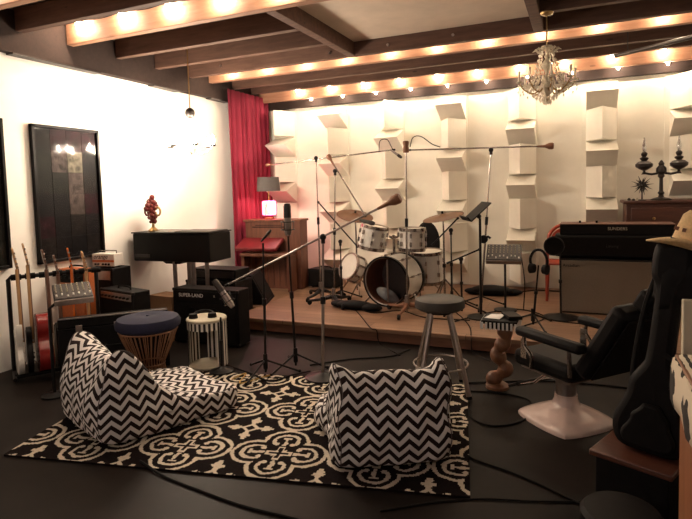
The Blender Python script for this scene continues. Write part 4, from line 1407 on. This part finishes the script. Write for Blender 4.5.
MB().box((0, 0, .055), (1.04, .32, .11)).part('cabinet', M['black'], t, .006)
MB().box((0, 0, .112), (1.05, .33, .008)).part('top_panel', M['brown_wood'], t, .002)
text('SUNDERS', .042, M['cream_paint'], t, (.02, -.163, .065), FR)
for k in range(2):
    MB().cyl((-.33 + k * .16, -.02, .116), (-.33 + k * .16, -.02, .140), .012, n=10).part('knob', M['black_gloss'], t)
# red chair
t = thing('red_chair', 'red moulded chair with an arched back, left of the amplifier stack', 'chair', (-.14, 6.82, .141), R_(0))
arch = [(-.24, .0)] + [(-.24 + .0, .55)] + [(-.24 * math.cos(a), .60 + .24 * math.sin(a)) for a in [PI * k / 14 for k in range(1, 14)]] + [(.24, .55), (.24, .0)]
inner = [(x * .68, .10 + z * .84) for x, z in [(-.24, .42)] + [(-.24 * math.cos(a), .60 + .24 * math.sin(a)) for a in [PI * k / 14 for k in range(1, 14)]] + [(.24, .42)]]
pts = [(-.225, .10, .01), (-.225, .12, .45), (-.215, .14, .66)] + [(-.215 * math.cos(a), .15, .66 + .20 * math.sin(a)) for a in [PI * k / 10 for k in range(1, 10)]] + [(.215, .14, .66), (.225, .12, .45), (.225, .10, .01)]
MB().tube(pts, .022, 10).part('frame', M['red_plastic'], t)
MB().prism([(-.20, .48), (-.2, .62)] + [(-.195 * math.cos(a), .64 + .19 * math.sin(a)) for a in [PI * k / 10 for k in range(1, 10)]] + [(.2, .62), (.2, .48)], .012, Matrix.Translation((0, .145, 0)) @ Matrix.Rotation(PI / 2, 4, 'X')).part('backrest', M['red_plastic'], t, .004)
MB().box((0, -.07, .43), (.43, .40, .025)).part('seat', M['red_plastic'], t, .01)
for s in (-1, 1):
    MB().tube([(s * .19, -.24, .42), (s * .21, -.26, .0)], .016, 8).part('leg', M['red_plastic'], t)

# ------------------------------------------------------------------ dresser with oil lamps
t = thing('dresser', 'dark red-brown wooden dresser behind the amplifier stack', 'dresser', (1.02, 6.93, .141))
MB().box((0, .06, .55), (1.10, .50, 1.10)).part('body', M['dresser'], t, .006)
MB().box((0, .05, 1.118), (1.16, .56, .036)).part('top', M['dresser'], t, .01)
for j in range(4):
    d = MB().box((0, -.198, .16 + .26 * j), (1.0, .018, .235)).part('drawer', M['dresser'], t, .006)
    for s in (-1, 1):
        MB().sphere((s * .28, -.217, .16 + .26 * j), .017, 10, 8).part('knob', M['brass'], d)
zt = .141 + 1.137
def vase_prof(s=1):
    return [(0, 0), (.03, 0), (.018, .02), (.012, .04), (.05, .06), (.085, .085), (.088, .115), (.06, .14), (.025, .15), (.04, .165), (.045, .18), (.02, .195), (.03, .21), (.033, .23), (.02, .245), (0, .245)]
lx = aty(661, 198, 6.80).x
t = thing('double_oil_lamp', 'dark metal double oil lamp with two glass chimneys on the dresser', 'oil lamp', (lx, 6.80, zt))
MB().lathe([(0, 0), (.10, 0), (.105, .012), (.07, .025), (.03, .035), (.022, .06), (.035, .08), (.02, .10), (.018, .24), (.035, .26), (.03, .28), (.052, .31), (.05, .35), (.025, .38), (.03, .40), (.012, .43), (0, .44)], n=24).part('column', M['pewter'], t)
MB().tube([(-.165, 0, .30), (-.09, 0, .285), (0, 0, .30), (.09, 0, .285), (.165, 0, .30)], .013, 10).part('arm', M['pewter'], t)
for s in (-1, 1):
    MB().lathe(vase_prof(), n=24, o=(s * .165, 0, .285)).part('font', M['pewter'], t)
    c = MB().lathe([(.016, 0), (.024, .03), (.024, .07), (.012, .12), (.009, .16), (.007, .16), (.010, .12), (.021, .07), (.021, .03), (.013, 0), (.016, 0)], n=16, o=(s * .165, 0, .53)).part('chimney', M['lamp_glass'], t)
sx = aty(642, 198, 6.78).x
t = thing('starburst_sculpture', 'spiky dark starburst sculpture left of the double oil lamp', 'sculpture', (sx, 6.78, zt))
MB().lathe([(0, 0), (.045, 0), (.045, .008), (.008, .015), (.006, .12), (0, .12)], n=18).part('stem', M['pewter'], t)
mb = MB(); ga = PI * (3 - math.sqrt(5))
for k in range(30):
    zz = 1 - 2 * (k + .5) / 30; rr = math.sqrt(1 - zz * zz); a = ga * k
    d = Vector((rr * math.cos(a), rr * math.sin(a), zz))
    mb.cyl(d * .015 + Vector((0, 0, .17)), d * (.115 if k % 2 else .09) + Vector((0, 0, .17)), .010, .001, 6)
mb.sphere((0, 0, .17), .034, 12, 8)
mb.part('spikes', M['pewter'], t)
for k, (u, r, h, lab) in enumerate(((629, .016, .03, 'tiny dark pot at the left end of the dresser top'), (633.5, .014, .022, 'tiny round pot, middle of the three on the dresser'), (637, .013, .03, 'tiny pale jar beside the starburst sculpture'))):
    p = aty(u, 199, 6.76)
    o = MB().lathe([(0, 0), (r, 0), (r * 1.15, h * .5), (r * .7, h * .9), (r * .8, h), (0, h)], n=14).part('small_pot', M['pewter'] if k < 2 else M['cream_paint'], None, loc=(p.x, 6.76, zt))
    tag(o, lab, 'pot')

# ------------------------------------------------------------------ right foreground: bag, hat, box, table
t = thing('wooden_box', 'low dark wooden box that carries the black guitar bag', 'box', (.25, 2.61, 0), R_(-24))
MB().box((0, 0, .155), (.29, .27, .29)).part('box_body', M['black'], t, .006)
MB().box((0, 0, .311), (.33, .31, .026)).part('lid', M['dresser'], t, .006)
for sx_ in (-1, 1):
    for sy_ in (-1, 1):
        MB().cyl((sx_ * .13, sy_ * .12, 0), (sx_ * .13, sy_ * .12, .012), .02, n=10).part('foot', M['rubber'], t)
# gig bag: rounded pear outline with thickness
out = rounded([(0, 0), (.11, .005), (.155, .05), (.165, .13), (.135, .22), (.12, .27), (.115, .33), (.075, .40), (.058, .46), (.055, .70), (.06, .78), (.085, .83), (.085, .95), (.05, .985), (0, .99),
               (-.05, .985), (-.085, .95), (-.085, .83), (-.06, .78), (-.055, .70), (-.058, .46), (-.075, .40), (-.115, .33), (-.12, .27), (-.135, .22), (-.165, .13), (-.155, .05), (-.11, .005)], 3)
XZ = Matrix(((1, 0, 0, 0), (0, 0, -1, 0), (0, 1, 0, 0), (0, 0, 0, 1)))
t = thing('guitar_bag', 'black soft guitar bag standing upright on the low wooden box, under the straw hat', 'bag', (.272, 2.61, .326), 0, None, (R_(-3), R_(6), R_(-15)))
MB().prism([(x * .88, z * .93) for x, z in out], .12, Matrix.Translation((0, .06, 0)) @ XZ).part('bag_body', M['black'], t, .028)
MB().prism([(x * .62, z * .42 + .03) for x, z in out if z < .5], .03, Matrix.Translation((0, -.058, 0)) @ XZ).part('pocket', M['black'], t, .012)
mb = MB()
for s in (-1, 1):
    mb.tube(smooth_path([(s * .05, .075, .84), (s * .10, .10, .60), (s * .11, .085, .30), (s * .08, .07, .12)], 5), .012, 6)
mb.part('strap', M['rubber'], t)
MB().tube(smooth_path([(.02, -.075, .45), (.10, -.09, .40), (.11, -.085, .34), (.05, -.085, .32)], 5), .010, 6).part('handle', M['rubber'], t)
# jacket-like flap of cloth draped over the top of the bag
v = []; f = []
na, nz_ = 28, 9
for j in range(nz_ + 1):
    tt = j / nz_
    for i in range(na):
        a = 2 * PI * i / na
        r = (.075 + .040 * min(1, tt * 2.2) + .018 * tt * math.sin(5 * a + 1.3)) * (1 if j else .3)
        ell = .62
        v.append((r * math.cos(a) * 1.05, r * ell * math.sin(a) * 1.1, .02 - .235 * tt - .03 * tt * math.sin(2 * a + .5)))
for j in range(nz_):
    for i in range(na):
        q = (i + 1) % na
        f.append((j * na + i, j * na + q, (j + 1) * na + q, (j + 1) * na + i))
f.append(tuple(range(na)))
f = [tuple(reversed(q)) for q in f]
o = MB().add(v, f).part('draped_cloth', M['black'], None, loc=(.415, 2.63, 1.200))
so = o.modifiers.new('thickness', 'SOLIDIFY'); so.thickness = .006
tag(o, 'black cloth draped over the top of the guitar bag, just under the hat brim', 'cloth')
# straw hat
hc = Vector((.450, 2.56, 1.205))
t = thing('straw_hat', 'woven straw cowboy hat with a dark band on top of the black guitar bag', 'hat', tuple(hc), 0, None, (R_(-4), R_(15), R_(-12)))
t.scale = (1.12, 1.12, 1.12)
v = []; f = []
nn_ = 40
def brim(a, r):
    x, y = math.cos(a), math.sin(a)
    curl = .045 * abs(y) ** 2 * ((r - .09) / .10) ** 1.6 if r > .09 else 0
    return (r * x * 1.02, r * y * .88, curl - (.015 * abs(x) ** 2 * (r - .09) / .1 if r > .09 else 0))
rings = [.085, .105, .13, .155, .175]
for r in rings:
    for k in range(nn_):
        v.append(brim(2 * PI * k / nn_, r))
for j in range(len(rings) - 1):
    for k in range(nn_):
        q = (k + 1) % nn_
        f.append((j * nn_ + k, j * nn_ + q, (j + 1) * nn_ + q, (j + 1) * nn_ + k))
mb = MB().add(v, f)
b = mb.part('brim', M['straw'], t)
so = b.modifiers.new('thickness', 'SOLIDIFY'); so.thickness = .005
v = []; f = []
cr = [(1.0, 0), (.99, .03), (.95, .07), (.88, .105), (.72, .125), (.4, .118), (.0, .10)]
for s, z in cr[:-1]:
    for k in range(nn_):
        a = 2 * PI * k / nn_
        x, y = math.cos(a), math.sin(a)
        v.append((.088 * s * x * 1.16, .088 * s * y * .90, z + (.012 * x * x if z > .1 else 0)))
v.append((0, 0, .088))
for j in range(len(cr) - 2):
    for k in range(nn_):
        q = (k + 1) % nn_
        f.append((j * nn_ + k, j * nn_ + q, (j + 1) * nn_ + q, (j + 1) * nn_ + k))
L_ = (len(cr) - 2) * nn_
for k in range(nn_):
    f.append((L_ + k, L_ + (k + 1) % nn_, len(v) - 1))
MB().add(v, f).part('crown', M['straw'], t)
mb = MB()
mb.lathe([(.0905, .004), (.0905, .026), (.086, .026), (.086, .004), (.0905, .004)], n=40, mx=Matrix.Diagonal((1.165, .905, 1, 1)))
mb.part('hat_band', M['black'], t)
mb = MB()
for k in range(16):
    a = 2 * PI * k / 16
    mb.box((.0865 * math.cos(a) * 1.13, .0865 * math.sin(a) * .875, .062), (.012, .012, .014))
mb.part('woven_vents', M['carved'], t)

# wooden counter at the right edge with zebra print cloth
t = thing('wooden_table', 'wooden table at the right edge of the photo, zebra cloth over it', 'table', (.64, 1.72, 0), R_(0))
MB().box((0, 0, .86), (.66, .94, .04)).part('tabletop', M['orange_wood'], t, .004)
MB().box((-.30, .0, .42), (.03, .90, .84)).part('side_panel', M['orange_wood'], t, .003)
MB().box((.30, -.0, .42), (.03, .90, .84)).part('side_panel', M['orange_wood'], t, .003)
MB().box((0, .30, .42), (.57, .03, .84)).part('back_panel', M['brown_wood'], t, .003)
v = []; f = []
prof = [(.30, .004), (.0, .004), (-.20, .004), (-.31, .005), (-.335, -.01), (-.342, -.05), (-.344, -.11), (-.342, -.16)]
for j, (x, z) in enumerate(prof):
    for i in range(9):
        y = -.20 + .655 * i / 8
        v.append((x - (.006 * math.sin(i * 1.9) if z < 0 else 0), y, z))
for j in range(len(prof) - 1):
    for i in range(8):
        f.append((j * 9 + i, (j + 1) * 9 + i, (j + 1) * 9 + i + 1, j * 9 + i + 1))
o = MB().add(v, f).part('zebra_cloth', M['zebra'], None, loc=(.64, 1.72, .8815))
so = o.modifiers.new('thickness', 'SOLIDIFY'); so.thickness = .003; so.offset = 1
tag(o, 'zebra print cloth hanging over the edge of the wooden table at the right', 'cloth')
t = thing('cream_board', 'narrow pale cream board standing upright behind the wooden table', 'board', (.38, 2.285, 0), R_(4))
MB().box((0, 0, .53), (.07, .03, 1.06)).part('board', M['cream_paint'], t, .004)
# shelf of dark wood behind
t = thing('bookcase', 'dark brown shelf unit at the right edge behind the straw hat', 'shelf', (.98, 3.30, 0), R_(0))
for x in (-.30, .30):
    MB().box((x, 0, .56), (.03, .34, 1.12)).part('side_panel', M['dresser'], t, .003)
for z in (.05, .36, .68, 1.10):
    MB().box((0, 0, z), (.57, .32, .025)).part('shelf', M['brown_wood'], t, .002)
MB().box((0, .16, .56), (.57, .012, 1.08)).part('back_panel', M['dresser'], t)
# dark round drum stool at bottom
t = thing('round_stool', 'dark round padded stool at the bottom right in front of the wooden box', 'stool', (.145, 2.20, 0))
MB().lathe([(0, .20), (.13, .20), (.145, .215), (.145, .245), (.13, .262), (0, .268)], n=36).part('seat', M['black'], t)
MB().cyl((0, 0, .02), (0, 0, .20), .03, n=14).part('post', M['black_metal'], t)
MB().lathe([(0, 0), (.12, 0), (.12, .012), (.03, .03), (0, .03)], n=30).part('base', M['black_metal'], t)

# ------------------------------------------------------------------ chandeliers
cc = aty(547, 82, 4.958)
t = thing('crystal_chandelier', 'crystal chandelier with ivory candles hanging before the back wall', 'chandelier', tuple(cc))
top = 2.93 - cc.z
MB().tube([(0, 0, .30), (0, 0, top - .0)], .006, 8).lathe([(0, top - .03), (.05, top - .015), (.055, top), (0, top)], n=20).part('chain', M['brass'], t)
MB().lathe([(0, .31), (.045, .30), (.055, .285), (.03, .27), (.012, .25), (.012, .20), (.03, .17), (.05, .14), (.03, .11), (.015, .08), (.02, .03), (.05, -.01), (.07, -.05), (.04, -.09), (.015, -.12), (.025, -.14), (0, -.165)], n=20).part('column', M['crystal'], t)
rnd = random.Random(5)
def crystal(mb, p, s):
    x, y, z = p
    mb.add([(x + s * .5, y, z), (x, y + s * .5, z), (x - s * .5, y, z), (x, y - s * .5, z), (x, y, z + s * .7), (x, y, z - s * 1.1)],
           [(0, 1, 4), (1, 2, 4), (2, 3, 4), (3, 0, 4), (1, 0, 5), (2, 1, 5), (3, 2, 5), (0, 3, 5)])
for k in range(8):
    a = 2 * PI * k / 8 + .2
    c, s = math.cos(a), math.sin(a)
    pth = smooth_path([(c * .03, s * .03, -.02), (c * .10, s * .10, -.09), (c * .18, s * .18, -.06), (c * .225, s * .225, .0)], 5)
    ar = MB().tube(pth, .006, 6).part('arm', M['brass'], t)
    MB().lathe([(0, 0), (.022, .002), (.03, .012), (.012, .016), (0, .016)], n=14, o=(c * .225, s * .225, .0)).part('drip_pan', M['crystal'], ar)
    MB().cyl((c * .225, s * .225, .016), (c * .225, s * .225, .10), .0095, n=10).part('candle', M['candle'], ar)
    mb = MB()
    for q in range(4):
        crystal(mb, (c * .225 + rnd.uniform(-.02, .02), s * .225 + rnd.uniform(-.02, .02), -.015 - .026 * q), .017)
    mb.part('pendant', M['crystal'], ar, smooth=False)
for k in range(16):
    a = 2 * PI * k / 16
    c, s = math.cos(a), math.sin(a)
    mb = MB()
    for q in range(13):
        u = q / 12
        r = .05 + .13 * u
        z = .27 - .30 * math.sin(u * PI / 2) - .02 * math.sin(u * PI)
        crystal(mb, (c * r + rnd.uniform(-.006, .006), s * r + rnd.uniform(-.006, .006), z), rnd.uniform(.014, .021))
    mb.part('crystal_strand', M['crystal'], t, smooth=False)
for k in range(14):
    a = 2 * PI * k / 14 + .1
    c, s = math.cos(a), math.sin(a)
    mb = MB()
    for q in range(6):
        u = q / 5
        r = .17 - .14 * u
        crystal(mb, (c * r, s * r, -.05 - .12 * u + rnd.uniform(-.01, .01)), rnd.uniform(.016, .024))
    mb.part('crystal_strand', M['crystal'], t, smooth=False)
for k in range(8):
    a = 2 * PI * k / 8
    mb = MB()
    p = Vector((math.cos(a) * .055, math.sin(a) * .055, .245))
    mb.tube([p, p + Vector((math.cos(a) * .035, math.sin(a) * .035, .03)), p + Vector((math.cos(a) * .06, math.sin(a) * .06, .015))], [.008, .011, .002], 6)
    mb.part('glass_leaf', M['crystal'], t)

cc = aty(191, 150, 4.6)
hub = aty(190, 113, 4.6)
t = thing('small_chandelier', 'small white chandelier with lit bulbs hanging in front of the bright left wall', 'chandelier', (hub.x, 4.6, cc.z))
hz = hub.z - cc.z
tz = ZC - cc.z
MB().tube([(0, 0, hz + .03), (0, 0, tz)], .006, 8).lathe([(0, tz - .03), (.05, tz - .012), (.05, tz), (0, tz)], n=20).part('rod', M['brass'], t)
MB().sphere((0, 0, hz), .05, 16, 12, (1, 1, 1.1)).part('hub', M['pewter'], t)
MB().lathe([(0, hz - .04), (.022, hz - .06), (.018, hz - .12), (.035, hz - .20), (.02, hz - .28), (.03, .02), (.03, -.02), (0, -.05)], n=18).part('column', M['crystal'], t)
for k in range(6):
    a = 2 * PI * k / 6 + .3
    c, s = math.cos(a), math.sin(a)
    ar = MB().tube(smooth_path([(c * .02, s * .02, .06), (c * .08, s * .08, -.03), (c * .16, s * .16, -.03), (c * .23, s * .23, .03)], 5), .007, 7).part('arm', M['cream_paint'], t)
    MB().lathe([(0, .03), (.026, .03), (.034, .045), (.02, .05), (0, .05)], n=14, o=(c * .23, s * .23, 0)).part('cup', M['pewter'], ar)
    MB().lathe([(0, .05), (.014, .06), (.022, .09), (.014, .12), (0, .15)], n=12, o=(c * .23, s * .23, 0)).part('bulb', M['bulb_soft'], ar)

# unseen globe light added behind the viewpoint to brighten the beanbags
t = thing('fill_globe', 'added unseen white fill globe behind the viewpoint', 'lamp', (-1.9, -1.1, 2.45))
MB().sphere((0, 0, 0), .16, 20, 14).part('globe', M['globe'], t)
MB().cyl((0, 0, .155), (0, 0, ZC - 2.45), .008, n=8).part('rod', M['brass'], t)

# grey pipe under the ceiling on the right
pa, pb = aty(615, 56, 6.2), aty(692, 37, 5.4)
pb = pa + (pb - pa) * 1.6
o = MB().cyl((0, 0, 0), tuple(pb - pa), .020, n=14).part('pipe', M['pewter'], None, loc=pa)
for k in (.12, .88):
    q_ = (pb - pa) * k
    MB().cyl((q_.x, q_.y, q_.z), (q_.x, q_.y, ZC - pa.z), .004, n=6).part('hanger', M['pewter'], o)
tag(o, 'grey pipe running under the beams at the upper right', 'pipe')

# ------------------------------------------------------------------ floor and stage cables
def cable(label, pts, r=.006, mt='rubber', z=0.0):
    P = [Vector((p[0], p[1], (p[2] if len(p) > 2 else z) + r + .001)) for p in pts]
    o = Vector((P[0].x, P[0].y, 0))
    ob = MB().tube(smooth_path([p - o for p in P], 8), r, 6).part('cable', M[mt], None, loc=o)
    return tag(ob, label, 'cable', 'cables on the floor')
def px(u, v, z=0.0):
    p = atz(u, v, z)
    return (p.x, p.y, z)
cable('black cable running along the floor in front of the rug at the bottom left', [px(140, 462, .013), px(165, 478), px(200, 492), px(245, 508), px(290, 519), px(330, 530)], .0065)
cable('black cable crossing the floor from the rug corner toward the wooden box', [px(466, 456), px(478, 462), px(510, 473), px(545, 488), px(580, 505), px(610, 519)], .0055)
cable('straight black cable along the bottom of the floor right of the rug', [px(380, 512), px(430, 504), px(480, 500), px(530, 502), px(580, 503)], .0045)
cable('coiled black cable on the floor between the rug and the barber chair', [px(470, 392), px(500, 394), px(530, 402), px(525, 420), px(495, 427), px(473, 420), px(470, 410)], .006)
cable('black cable along the floor behind the barber chair foot', [px(468, 384), px(500, 383), px(540, 382), px(600, 386), px(650, 392)], .007)
cable('black cable on the floor under the stage edge in the middle', [px(310, 366), px(350, 360), px(390, 357), px(410, 350)], .006)
cable('black cable on the floor by the two slim microphone stands', [px(226, 366), px(250, 374, .014), px(270, 382, .014), px(292, 376, .014), px(310, 372)], .007)
cable('thin yellow cable lying on the rug near the short round-based stand', [px(232, 380, .014), px(246, 374, .014), px(240, 384, .014), px(262, 378, .014), px(270, 376, .014)], .005, 'yellow')
S_ = .14
cable('black cable on the stage boards in front of the bass drum', [px(345, 301, S_), px(370, 313, S_), px(400, 311, S_), px(425, 318, S_), px(470, 321, S_)], .006, z=S_)
cable('black cable on the stage boards around the mixer pole', [px(470, 318, S_), px(500, 322, S_), px(530, 316, S_), px(560, 322, S_), px(600, 326, S_)], .006, z=S_)
cable('black cable loop on the stage left of the headphone stand', [px(455, 322, S_), px(490, 313, S_), px(520, 310, S_), px(545, 318, S_), px(520, 328, S_)], .006, z=S_)
cable('black cable along the stage below the white wall at the right', [px(480, 296, S_), px(510, 294, S_), px(535, 291, S_), px(560, 292, S_)], .008, z=S_)
a_ = px(455, 322, S_)
cable('black cable hanging over the stage front beside the steel legged stool', [px(452, 310, S_), px(462, 318, S_), px(470, 328, S_), (atz(474, 333, S_).x, 4.805, .12), (atz(474, 333, S_).x + .02, 4.79, 0.0), px(490, 362)], .005)
cable('black cable hanging over the stage front in the middle', [px(350, 304, S_), px(362, 318, S_), px(371, 329, S_), (atz(374, 331, S_).x, 4.805, .12), (atz(376, 331, S_).x + .02, 4.79, 0.0), px(400, 356)], .005)
# ------------------------------------------------------------------ ambient
w = bpy.data.worlds.new('world'); SC.world = w
w.use_nodes = True
w.node_tree.nodes['Background'].inputs[0].default_value = (1, .8, .6, 1)
w.node_tree.nodes['Background'].inputs[1].default_value = .02
vs = SC.view_settings
vs.view_transform = 'Standard'
vs.look = 'None'
vs.gamma = 1
vs.exposure = 3.05
vs.use_curve_mapping = False
